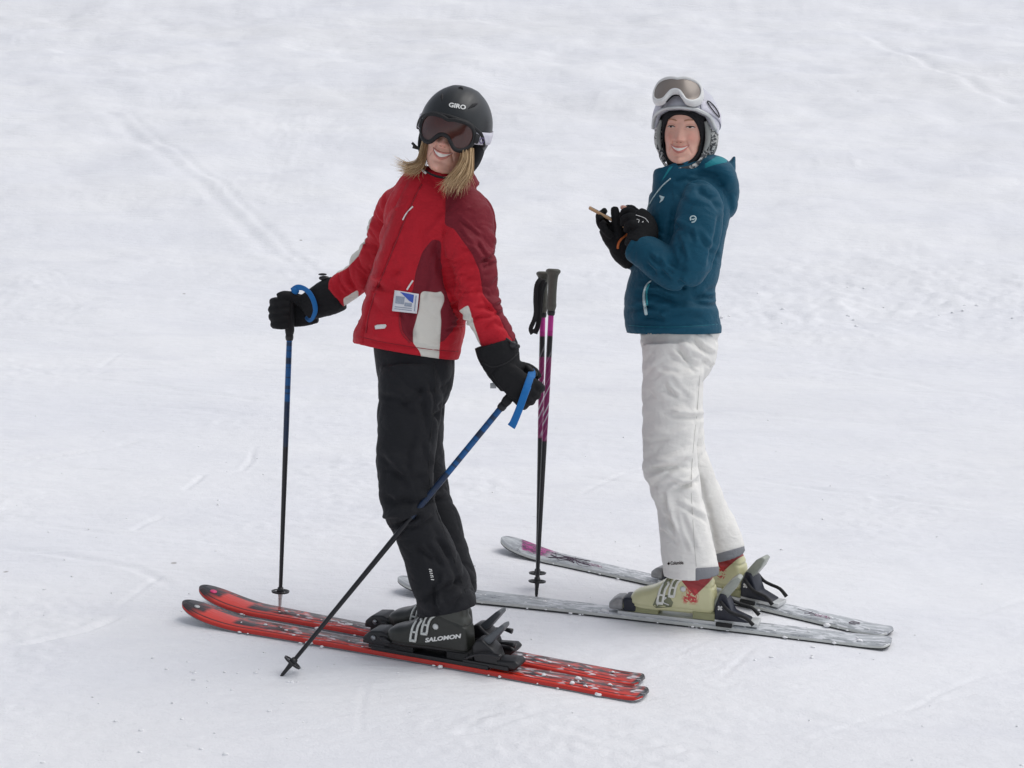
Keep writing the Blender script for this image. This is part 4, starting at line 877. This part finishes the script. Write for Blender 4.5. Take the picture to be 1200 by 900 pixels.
jt = obj('jacket', me, M['jacket_teal'], TEAL); tt = bvh(jt)
M['piping'] = plain('pale_piping', lin(190, 212, 214), .5); M['aqua'] = plain('aqua_tape', lin(40, 140, 152), .6)
obj('front_zip', strip(tt, [(786, 209), (778, 216), (772, 223), (765, 233), (759, 244)], .0022, .001), M['piping'], jt)
zp = [(763, 329), (758, 334), (755, 342), (755, 352), (756, 360), (757.5, 368)]
obj('pocket_zip', strip(tt, zp, [.002 + .0035 * min(1, i / 18) for i in range(26)], .001), M['piping'], jt); obj('pocket_tape', strip(tt, [(761, 333), (758, 340), (758, 349), (758.5, 357)], .0035, .001), M['aqua'], jt)
obj('hem_seam', strip(tt, [(737, 381), (760, 383), (800, 383), (841, 380)], .0012, 0), M['jacket_teal'], jt)
obj('chest_emblem', patch(tt, (lambda s: (np.array(s[0]), s[1]))(grid2d([(773, 229), (779, 231), (777, 235), (773, 238), (774.5, 234), (777, 232.5), (773, 231)], 1)), .0015), M['piping'], jt)
# a pale curl-shaped emblem on the sleeve
obj('sleeve_emblem', join(*[strip(tt, s, .0021, .001, 6) for s in ([(809.5, 258.5), (809, 255.5), (811, 253.5), (814, 253.5), (815.5, 256), (814.5, 259), (812, 260.5), (810.5, 260.5)], [(810.5, 256.8), (812.5, 257.5), (813.8, 256)])]), M['piping'], jt)
# trousers
pelvis = limb([(790, 376, .34, 43, .12), (795, 391, .34, 46, .130), (796, 412, .34, 44, .13), (792, 434, .34, 37, .115), (790, 450, .34, 28, .09)], e=2.4)
nl = [(788, 405, .27, 36, .085), (788, 440, .255, 36, .092), (787, 485, .245, 34.5, .088), (785, 525, .235, 32.5, .084), (787, 552, .23, 32, .082), (795, 585, .225, 28.5, .078), (801, 615, .22, 30, .08), (806, 645, .218, 32, .083), (810, 668, .215, 33, .086), (810.5, 672, .215, 32.5, .085)]
fl = [(795, 410, .40, 33, .085), (796, 450, .42, 28.5, .088), (798, 495, .43, 26.5, .083), (802, 532, .44, 26.5, .080), (815, 568, .455, 26, .076), (828, 600, .462, 26, .077), (842, 630, .468, 27.5, .088), (848, 651, .47, 25.5, .09)]
me = fuse([pelvis, limb(nl), limb(fl)], .0044, 4); V, N = vn(me); UV = proj(V)
sn = [P(*r[:3]) for r in nl]; sf = [P(*r[:3]) for r in fl]
a, dda = limb_fold(V, N, sn, .0055, 12, 32, ((.55, .1, .8), (.12, .1, .6))); b, ddb = limb_fold(V, N, sf, .0055, 12, 38, ((.5, .12, .7),)); isn = dda < ddb
d = np.where(isn, a, b) + .0025 * (np.abs(gnoise(V * (16, 16, 9))) - .2)
d += px_fold(V, N, UV, [([(790, 405), (808, 422), (824, 434)], 3, -.010), ([(795, 398), (812, 412), (828, 426)], 5, .006), ([(756, 552), (775, 550), (808, 540)], 3.5, -.010), ([(757, 545), (780, 540), (812, 530)], 5, .006), ([(764, 562), (785, 560), (812, 552)], 5, .006), ([(756, 470), (785, 478), (815, 468)], 5, -.004), ([(756, 500), (785, 510), (812, 500)], 5, .004), ([(820, 440), (818, 490), (812, 520)], 3, -.005), ([(815, 545), (830, 600), (842, 655)], 4, -.006), ([(760, 425), (780, 440), (800, 440)], 5, .004), ([(775, 590), (790, 600), (808, 592)], 5, .003)] + creases(12, 9, 760, 815, 420, 520, 12, 18, 42, .0045, 3) + creases(13, 8, 760, 810, 530, 575, -10, 14, 40, .006, 2.6) + creases(14, 7, 775, 830, 580, 650, 65, 18, 46, .0045, 3) + creases(15, 4, 800, 835, 395, 430, 40, 14, 30, .006, 2.6), 1)
d *= sstep(-.9, -.5, N[:, 2]); setv(me, V + N * d[:, None]); V, N = vn(me); UV = proj(V)
gh = np.where(isn, np.minimum(UV[:, 1] - 666 + .07 * (UV[:, 0] - 812), UV[:, 0] - 815), UV[:, 1] - 649 + .28 * (UV[:, 0] - 840)); attr(me, 'grey_hem', np.where(UV[:, 1] > 630, gh, -9))
pt = obj('trousers', me, M['pants_white'], TEAL); tq = bvh(pt)
M['seam_grey'] = plain('pale_seam', lin(198, 196, 190), .8)
obj('side_seam', strip(tq, [(820, 440), (817, 480), (812, 530), (810, 570), (812, 610), (814, 640), (816, 664)], .0011, 0), M['seam_grey'], pt)
obj('printed_name', patch(tq, place2d(text2d('Columbia', 1, 0, .03, 1), 793.5, 659.5, 15, -3, 4.2), .0012), M['eye'], pt); obj('printed_emblem', patch(tq, grid2d([(782, 660.5), (784, 658.4), (785.6, 660.4), (783.8, 662.4)], 1), .0012), M['eye'], pt)
bt3 = make_boot(TEAL, sk3, XB[2], .029, 'pale'); bt4 = make_boot(TEAL, sk4, XB[3], .029, 'pale')
obj('emblem_patch', patch(bt3[1], grid2d([(765, 709), (769, 700), (783, 697), (789, 706), (787, 711), (769, 712.5)], 2), .001), M['olive_strap'], bt3[0], solid=.0008)
obj('emblem_letter', join(*[strip(bt3[1], s, .0018, .0028, 6) for s in ([(770.5, 709), (774, 700.5)], [(774, 700.5), (781, 700), (776, 704.5), (784, 708.5)])]), M['white_paint'], bt3[0])
M['red_print'] = plain('red_print', lin(192, 50, 54), .5)

# gloved hands round the phone
def fingers(specs): return [tube([P(*p[:3]) for p in sp], [p[3] for p in sp], 12, 4) for sp in specs]
far_parts = [limb([(742, 301, .37, 17, .044), (733, 293, .35, 17.5, .045), (727, 284, .34, 16, .042), (719, 274, .325, 15, .036), (712, 264, .32, 12, .03)], e=2.2)]
far_parts += fingers([[(716, 268, .35, .014), (709, 260, .36, .0135), (705, 252, .355, .0125), (709, 246.5, .33, .011)], [(714, 270, .325, .014), (706, 262, .325, .0135), (702, 254, .32, .0125), (705, 249, .305, .0105)],
                      [(714, 273, .30, .014), (706, 266, .295, .0135), (702, 258, .288, .012), (705, 253, .278, .0105)], [(717, 277, .28, .013), (710, 271, .27, .0125), (706, 264, .265, .0115), (709, 259, .26, .0095)],
                      [(726, 276, .30, .018), (723, 262, .285, .0165), (721, 250, .285, .0155), (720, 243, .29, .0125)]])
gf_t = glove(TEAL, far_parts, 'glove', M['glove_teal'])
near_parts = [limb([(748, 291, .205, 18.5, .047), (752, 282, .215, 18, .046), (755, 270, .225, 16.5, .040), (750, 258, .235, 14.5, .034), (744, 251, .24, 11, .03)], e=2.2)]
near_parts += fingers([[(750, 254, .255, .014), (742, 246, .27, .0135), (736, 244, .29, .012), (731, 247, .305, .010)], [(747, 254, .235, .0145), (738, 247, .24, .0135), (731, 249, .25, .0125), (729, 256, .265, .0105)],
                       [(747, 259, .215, .0145), (738, 254, .215, .0135), (731, 257, .225, .0125), (730, 264, .24, .0105)], [(749, 265, .20, .0135), (741, 262, .20, .0125), (735, 265, .21, .0115), (734, 271, .225, .0095)],
                       [(756, 272, .27, .017), (746, 262, .29, .0155), (738, 253, .30, .0135)]])
gn_t = glove(TEAL, near_parts, 'glove', M['glove_teal'])
tgn = bvh(gn_t); tgf = bvh(gf_t)
obj('glove_print', join(strip(tgn, [(745, 252), (750, 253.5), (756, 256), (760, 261)], .0012, .0008, 6), strip(tgn, [(746, 257), (749, 258), (748, 261)], .0012, .0008, 6), strip(tgn, [(753, 260), (753.5, 260.5)], .0035, .0005, 6)), M['white_paint'], gn_t)
M['orange'] = plain('orange_tape', lin(205, 110, 55), .7)
obj('cuff_tape', strip(tgf, [(724, 291), (725, 285), (729, 279), (736, 274)], .0042, .0), M['orange'], gf_t)
M['bare'] = M['skin']
# phone
pa, pb = P(690, 243, .318), P(737, 268, .318); xa = nrm(pa - pb); ya = nrm(np.array((.05, 1, .06)) - xa * np.dot(xa, (.05, 1, .06))); za = np.cross(xa, ya); za = za if za[2] > 0 else -za; pc = (pa + pb) / 2
PM = Matrix(((xa[0], ya[0], za[0], pc[0]), (xa[1], ya[1], za[1], pc[1]), (xa[2], ya[2], za[2], pc[2]), (0, 0, 0, 1)))
ph = empty('smartphone', None, 'slim phone in a tan case held in both black gloves', 'phone', None, PM)
M['case'] = plain('tan_case', lin(196, 158, 118), .55); M['screen'] = plain('dark_screen', lin(20, 20, 24), .08)
obj('phone_case', box((0, 0, 0), (.072, .036, .0048), .5), M['case'], ph, world=False); obj('screen', box((0, 0, .0052), (.066, .032, .0006), .3), M['screen'], ph, world=False)
obj('bare_fingertip', tube([P(741, 252, .262), P(735, 247, .268), P(730.5, 243.5, .275), P(728, 243, .28)], [.0095, .0095, .0088, .0055], 12, 4), M['skin'], gn_t)

# head
HT = head_matrix(804, 150, .31, -17, 3, 3, 1.0)
hme = head_shape(); feats = face_features(TEAL, hme, HT, (.0290, -.065, .011, .0105), eyes=True)
tl = bvh_me(hme); Vh0, Nh = vn(hme)
# snug black balaclava with an opening for the face
zz = np.linspace(-.126, .105, 40); bal = []
prof = resample([(-.150, .040, -.050, .060), (-.126, .044, -.082, .045), (-.112, .050, -.094, .045), (-.085, .060, -.098, .060), (-.060, .066, -.098, .078), (-.035, .071, -.098, .091), (-.005, .076, -.098, .100), (.025, .078, -.098, .104), (.055, .077, -.094, .102), (.080, .068, -.080, .090), (.100, .050, -.056, .066)], 8)
nb = 96; Vb = []; Fb = []
for r in prof: Vb.append(ring((0, (r[2] + r[3]) / 2, r[0]), (r[1], 0, 0), (0, (r[3] - r[2]) / 2, 0), 2.25, nb))
Vb = np.concatenate(Vb); OV = lambda x, z: (abs(x) / (.0615 * (1 - .10 * max(0, min(1, (-.034 - z) / .084))))) ** 2.5 + (abs(z + .037) / .082) ** 2.5
for i in range(len(prof) - 1):
    for j in range(nb):
        f = (i * nb + j, i * nb + (j + 1) % nb, (i + 1) * nb + (j + 1) % nb, (i + 1) * nb + j); c = Vb[list(f)].mean(0)
        if not (c[1] < 0 and OV(c[0], c[2]) < 1): Fb.append(f)
fr = (Vb[:, 1] < .0)
rimv = []
for a in np.linspace(0, 2 * math.pi, 61): rimv.append(on_face(tl, .0595 * math.copysign(abs(math.cos(a)) ** .8, math.cos(a)) * (1 - .10 * max(0, -math.sin(a))), -.037 + .0805 * math.copysign(abs(math.sin(a)) ** .8, math.sin(a)), .002))
setv(hme, Vh0 @ np.array(HT)[:3, :3].T + np.array(HT)[:3, 3]); hb2 = obj('body', hme, M['skin'], TEAL)
for k, (sh, m) in feats.items(): obj(NAMES[k.rstrip('-1')] if k.rstrip('-1') in NAMES else k, xf(sh, HT), M[m], hb2)
bc = obj('balaclava', xf(join((Vb, Fb), tube(rimv, .0058, 8, 1)), HT), M['black_cloth'], TEAL)
def zb_t(az):
    a = abs(az); return float(np.interp(a, (0, .5, .95, 1.25, 1.8, 2.4, 3.15), (.058, .054, .036, -.004, -.020, -.045, -.056)))
q = NB('helmet_white'); c = q.mixc(q.noise(25, 3), lin(206, 206, 214), lin(190, 190, 200)); q.col(c); q.set(Roughness=.3, Coat_Weight=.3); M['helmet_white'] = q.m
ht = obj('helmet', xf(helmet_shell(zb_t, .008), HT), M['helmet_white'], TEAL, solid=-.016); tht = bvh(ht)
brim = [shell_pt(a, zb_t(a) + .002, .001) for a in np.linspace(-1.3, 1.3, 25)]
obj('brim', xf(tube(brim, .006, 8, 1), HT), M['silver'], ht)
q = NB('patterned_pad'); vq = q.n('ShaderNodeTexVoronoi'); vq.inputs['Scale'].default_value = 75; q.l(q.coord(), vq.inputs['Vector']); q.col(q.mixc(q.rng(q.noise(70, 3, dist=1.2), .48, .53), lin(70, 72, 74), lin(196, 196, 192))); q.set(Roughness=.8); M['pad_pattern'] = q.m
M['pad_grey'] = fabric('pad_grey', lin(150, 152, 148), rough=.85)
for s in (-1, 1):
    pad = [(s * .078, -.018, .026), (s * .085, .006, -.015), (s * .084, .012, -.055), (s * .074, .004, -.085), (s * .062, -.012, -.104)]
    obj('ear_pad', xf(tube(pad, [.026, .036, .034, .024, .010], 16, 5, ((1, 0, 0), .45)), HT), M['pad_pattern'], ht)
    rim = [(s * .072, -.050, .022), (s * .079, -.042, -.008), (s * .079, -.038, -.042), (s * .071, -.040, -.072)]
    obj('pad_edge', xf(tube(rim, [.007, .011, .011, .006], 10, 5, ((s, -.3, 0), .6)), HT), M['pad_grey'], ht)
    obj('chin_strap', xf(tube([(s * .073, -.030, -.070), (s * .064, -.050, -.100), (s * .040, -.078, -.124), (0, -.090, -.132)], [.009, .010, .009, .008], 10, 6, ((0, -.7, -.7), .4)), HT), M['pad_pattern'], ht)
for az0, z0, wd, tl_ in ((.75, .088, .10, -.010), (-.75, .088, .10, .010), (.2, .128, .12, 0)):
    obj('vent', xf(tube([shell_pt(az0 - wd, z0 - tl_, -.001), shell_pt(az0, z0 + .003, -.001), shell_pt(az0 + wd, z0 + tl_, -.001)], [.002, .005, .002], 8, 4), HT), M['black_matte'], ht)
GT = HT @ Matrix.Translation((-.014, -.126, .122)) @ Matrix.Rotation(R(-32), 4, 'X')
gf, glens = goggle_pieces(1.10, 1.16, .104); M['goggle_white'] = plain('goggle_white', lin(222, 222, 220), .35, var=.05)
g2 = obj('goggles', xf(gf, GT), M['goggle_white'], TEAL)
q = NB('smoke_lens'); q.col(q.mixc(q.noise(14, 2), lin(150, 138, 128), lin(118, 110, 104))); q.set(Roughness=.28, Metallic=.25, Coat_Weight=.25, Coat_Roughness=.2); M['lens_smoke'] = q.m
obj('lens', xf(glens, GT), M['lens_smoke'], g2)
st_t = strap(HT, .080, -.01, .034, .66, M['strap_white'], g2)
foam = goggle_pieces(1.06, 1.08, .104)[0]; obj('face_foam', xf((foam[0] * (1, .6, 1) + (0, .016, 0), foam[1]), GT), M['black_cloth'], g2)
obj('strap_emblem', xf(tube([shell_pt(1.15 + .24 * math.cos(a), .058 - .020 * math.cos(a) + .011 * math.sin(a), .0068) for a in np.linspace(0, 2 * math.pi, 21)], .0020, 6, 2), HT), M['black_plastic'], g2)

# ================================================================== ski poles
def pole_mat(name, bands):
    q = NB(name); a = q.att('along'); c = bands[0][1]
    for s, col in bands[1:]: c = q.mixc(q.rng(a, s - .002, s + .002), c, col)
    return q, a, c
def make_pole(tip, top, style, label, group, bask=.055, grip_len=.12, r0=.0095):
    tip, top = np.array(tip), np.array(top); A = nrm(top - tip); L = np.linalg.norm(top - tip); x = nrm(np.cross(A, (0, 1, 0))); y = np.cross(A, x)
    Mx = Matrix(((x[0], y[0], A[0], tip[0]), (x[1], y[1], A[1], tip[1]), (x[2], y[2], A[2], tip[2]), (0, 0, 0, 1)))
    root = empty('ski_pole', None, label, 'ski pole', group, Mx)
    zs = np.linspace(.03, L - .05, 40); sh = loft_rings([ring((0, 0, z), (r0 * (.62 + .38 * min(1, z / (L * .6))), 0, 0), (0, r0 * (.62 + .38 * min(1, z / (L * .6))), 0), 2, 14) for z in zs])
    o = obj('shaft', sh, M['shaft_' + style], root, world=False); Vs, _ = vn(o.data); attr(o.data, 'along', Vs[:, 2] / L)
    obj('tip', loft_rings([ring((0, 0, z), (r, 0, 0), (0, r, 0), 2, 12) for z, r in ((-.012, .0015), (.0, .0035), (.01, .0055), (.03, .006), (bask, .009), (bask + .012, .0085))]), M['black_plastic' if style != 'blue_far' else 'silver'], root, world=False)
    n = 48; rb = .029; pr_ = []                                      # basket: outer ring, hub and spokes
    pr_.append(loft_rings([ring((0, 0, bask + z), (r, 0, 0), (0, r, 0), 2, n) for z, r in ((-.002, rb - .005), (-.003, rb), (.002, rb + .001), (.003, rb - .004), (-.002, rb - .005))], False))
    pr_.append(loft_rings([ring((0, 0, bask + z), (r, 0, 0), (0, r, 0), 2, 20) for z, r in ((-.006, .009), (.0, .013), (.006, .011), (.014, .009))]))
    for k in range(4):
        a = k * math.pi / 2 + .4; pr_.append(tube([(.008 * math.cos(a), .008 * math.sin(a), bask), (rb * .9 * math.cos(a), rb * .9 * math.sin(a), bask)], .0042, 8, 1, ((0, 0, 1), .5)))
    obj('basket', join(*pr_), M['black_plastic'], root, world=False)
    gp = [(L - grip_len - .02, .0105), (L - grip_len - .012, .014), (L - grip_len, .0165), (L - grip_len + .012, .0155), (L - .07, .0150), (L - .035, .0160), (L - .018, .0185), (L - .008, .0245), (L - .001, .0235), (L + .003, .016)]
    if 'blue' in style: gp = [(z, r * .92) for z, r in gp]
    gp = resample(gp, 3); obj('grip', loft_rings([ring((0, 0, g[0]), (g[1], 0, 0), (0, g[1] * 1.08, 0), 2.3, 24) for g in gp]), M['grip_' + style], root, world=False)
    obj('grip_collar', loft_rings([ring((0, 0, L - grip_len - .02 + z), (r, 0, 0), (0, r, 0), 2, 16) for z, r in ((-.014, .0100), (-.010, .0125), (-.002, .0135), (.006, .0125))]), M['black_plastic'], root, world=False)
    return root, Mx, L
blk = lin(30, 30, 34); bl1 = lin(22, 84, 140); bl2 = lin(28, 46, 74)
for nm in ('blue', 'blue_far'):
    q, a, c = pole_mat('shaft_' + nm, [(0, blk), (.52, bl2), (.66, bl1), (.78, bl2), (.80, bl1), (.90, bl2)]); 
    cmb = q.n('ShaderNodeCombineXYZ'); q.l(q.math('MULTIPLY', a, 60.), cmb.inputs[2]); nz = q.rng(q.noise(1., 4, cmb.outputs[0]), .5, .56)
    q.col(q.mixc(q.math('MULTIPLY', nz, q.math('MULTIPLY', q.rng(a, .5, .52), .8)), c, lin(36, 50, 70))); q.set(Roughness=.3, Metallic=.2); M['shaft_' + nm] = q.m; M['grip_' + nm] = M['black_matte']
q, a, c = pole_mat('shaft_magenta', [(0, blk), (.48, lin(128, 26, 90)), (.735, blk), (.80, lin(178, 40, 130)), (.815, lin(200, 56, 152))])
v = q.n('ShaderNodeCombineXYZ'); ob = q.n('ShaderNodeSeparateXYZ'); q.l(q.coord(), ob.inputs[0]); q.l(q.math('ADD', q.math('MULTIPLY', ob.outputs[2], 26.), q.math('MULTIPLY', ob.outputs[0], 60.)), v.inputs[2])
f = q.math('MULTIPLY', q.rng(q.noise(1., 3, v.outputs[0]), .53, .56), q.math('MULTIPLY', q.rng(a, .48, .50), q.rng(a, .80, .79))); q.col(q.mixc(f, c, lin(196, 188, 198))); q.set(Roughness=.3); M['shaft_magenta'] = q.m
M['grip_magenta'] = plain('grip_grey', lin(92, 92, 84), .65, bump=.3)
pn, PMn, Ln = make_pole(G(329, 793), P(624, 433, -.118), 'blue', 'black and blue ski pole slanting across the black trousers, blue strap hanging loose', 'ski poles')
pf_, PMf, Lf = make_pole(TF, P(341, 344, .36), 'blue_far', 'black and blue ski pole held upright behind the red skis', 'ski poles')
tA = G(628.5, 700); tB = G(629.5, 690)
p3, PM3, L3_ = make_pole(tA, P(648.5, 316, tA[1] + .02), 'magenta', 'magenta and black ski pole standing in the snow, taller grip without strap in view', 'ski poles')
p4, PM4, L4_ = make_pole(tB, P(637, 319, tB[1] + .01), 'magenta', 'magenta and black ski pole standing in the snow with a black wrist strap hanging', 'ski poles')
def band(root, pts, wd, mat, nrm_=(0, -1, 0), q=.16, name='strap'): return obj(name, tube(pts, wd, 10, 5, (nrm_, q)), mat, root)
band(pn, [P(622, 434, -.125), P(622, 440, -.165), P(617, 455, -.192), P(609, 478, -.198), P(602, 495, -.190), P(599, 500, -.186)], [.008, .0105, .011, .011, .0115, .0125], M['blue_strap'])
band(pn, [P(623, 433, -.125), P(624, 440, -.155), P(616, 460, -.178), P(608, 480, -.184), P(601, 497, -.182)], [.007, .009, .010, .010, .011], M['blue_strap'])
bw = [P(342, 341, .34), P(348, 337, .33), P(356, 338, .315), P(363, 344, .295), P(368, 354, .285), P(369.5, 364, .285), P(366, 373, .30), P(362, 375, .33), P(358, 370, .38)]
band(pf_, bw, [.010, .010, .008, .0085, .0085, .0085, .0075, .007, .007], M['blue_strap'], (-.3, -1, .2))
obj('strap_knob', ball(P(346, 341, .335), (.013, .01, .012)), M['blue_strap'], pf_)
y4 = tB[1]
for k, pts in enumerate(([(634, 326), (629, 334), (627.5, 350), (628, 365), (626, 375), (622, 385), (624, 391)], [(637, 327), (633, 338), (632, 352), (631, 366), (631, 378), (628, 388), (625, 386)], [(639, 330), (635, 342), (633.5, 356), (632.5, 370), (630, 382), (627, 391)])):
    band(p4, [P(p[0], p[1], y4 - .03 + .006 * k - .01 * math.sin(i)) for i, p in enumerate(pts)], .0085, M['black_matte'], (-.5 + .4 * k, -1, .1), .22)

# ================================================================== lift ticket hanging from the jacket pocket
tk2 = [(462.5, 340), (491, 344.5), (488.5, 367.5), (459.5, 364.5)]
def tq_(u, v): a = np.array(tk2[0]) * (1 - u) + np.array(tk2[1]) * u; b = np.array(tk2[3]) * (1 - u) + np.array(tk2[2]) * u; return a * (1 - v) + b * v
tcv = [cast(tj, *tq_(u, v))[0] for u in (0, .5, 1) for v in (0, .5, 1)]; yk = 0.0
tcm = {}
for iu in range(-2, 13):
    for iv in range(-2, 13): tcm[iu, iv] = cast(tj, *tq_(iu / 10, iv / 10))[0][1]
kq = np.array([(1, u / 10, v / 10) for u, v in tcm]); yq = np.array(list(tcm.values())); cf_ = np.linalg.lstsq(kq, yq, rcond=None)[0]; cf_[0] += (yq - kq @ cf_).min() - .003
def tkp(u, v, off=0.): p = tq_(u, v); return P(p[0], p[1], cf_[0] + cf_[1] * u + cf_[2] * v - off)
def tks(u0, u1, v0, v1, off):
    V = [tkp(u0 + (u1 - u0) * i / 6, v0 + (v1 - v0) * j / 6, off) for i in range(7) for j in range(7)]
    F = [(i * 7 + j, i * 7 + j + 1, (i + 1) * 7 + j + 1, (i + 1) * 7 + j) for i in range(6) for j in range(6)]; return np.array(V), F
M['ticket'] = plain('ticket_card', lin(222, 222, 226), .35, var=.04); M['ticket_blue'] = plain('ticket_blue', lin(62, 90, 178), .35, var=.3, scale=150); M['ticket_grey'] = plain('ticket_print', lin(150, 158, 172), .5, var=.35, scale=260)
tko = empty('lift_ticket', tkp(.5, 1), 'small white and blue paper lift ticket hanging on the red jacket pocket', 'ticket')
obj('card', tks(0, 1, 0, 1, 0), M['ticket'], tko, solid=.0012)
Vt = [tkp(.22, .04, .0022), tkp(.8, .08, .0022), tkp(.8, .5, .0022), tkp(.62, .40, .0022), tkp(.45, .24, .0022)]; obj('printed_picture', (np.array(Vt), [(0, 1, 2, 3, 4)]), M['ticket_blue'], tko, smooth=False)
obj('printed_picture', tks(.08, .44, .26, .62, .0022), M['ticket_grey'], tko); obj('printed_picture', tks(.46, .76, .52, .70, .0022), M['ticket_grey'], tko)
for v in (.76, .86): obj('printed_line', tks(.08, .78, v, v + .04, .0022), M['ticket_grey'], tko)
obj('printed_line', tks(.87, .92, .1, .9, .0022), M['ticket_grey'], tko)

# ================================================================== loose snow
rs = random.Random(11); cl = []
def clod(x, y, r, sink=.3):
    z = float(ground_z([x], [y])[0]); b = ball((x, y, z + r * (.55 - sink)), (r * rs.uniform(.9, 1.7), r * rs.uniform(.8, 1.3), r * rs.uniform(.5, .9)), 9, 6)
    b[0][:] += np.array([[rs.gauss(0, .13) * r for _ in range(3)] for _ in b[0]]); cl.append(b)
pts = []
for i in range(70): g = G(rs.uniform(0, 1200), rs.uniform(480, 900)); pts.append((g[0], g[1], rs.uniform(.0015, .005)))
for cx, cy, sp, n in ((330, 790, 35, 30), (240, 800, 60, 30), (120, 640, 50, 14), (230, 840, 70, 40), (1000, 775, 60, 26), (760, 700, 50, 10), (60, 700, 60, 18), (300, 540, 40, 16), (620, 705, 25, 10), (900, 600, 90, 16), (330, 716, 8, 8)):
    for k in range(n // 3): g = G(cx + rs.gauss(0, sp), cy + rs.gauss(0, sp * .3)); pts.append((g[0], g[1], rs.uniform(.002, .006)))
for k in range(20): g = G(840 + rs.random() * 380, 365 + rs.gauss(0, 16)); pts.append((g[0], g[1], rs.uniform(.004, .013)))
Z_ = None
for x, y, r in pts: clod(x, y, r)
co_ = obj('snow_clods', join(*cl), M['snow_lump']); tag(co_, 'small crumbs and clods of snow scattered over the slope', 'snow', None, 'stuff')
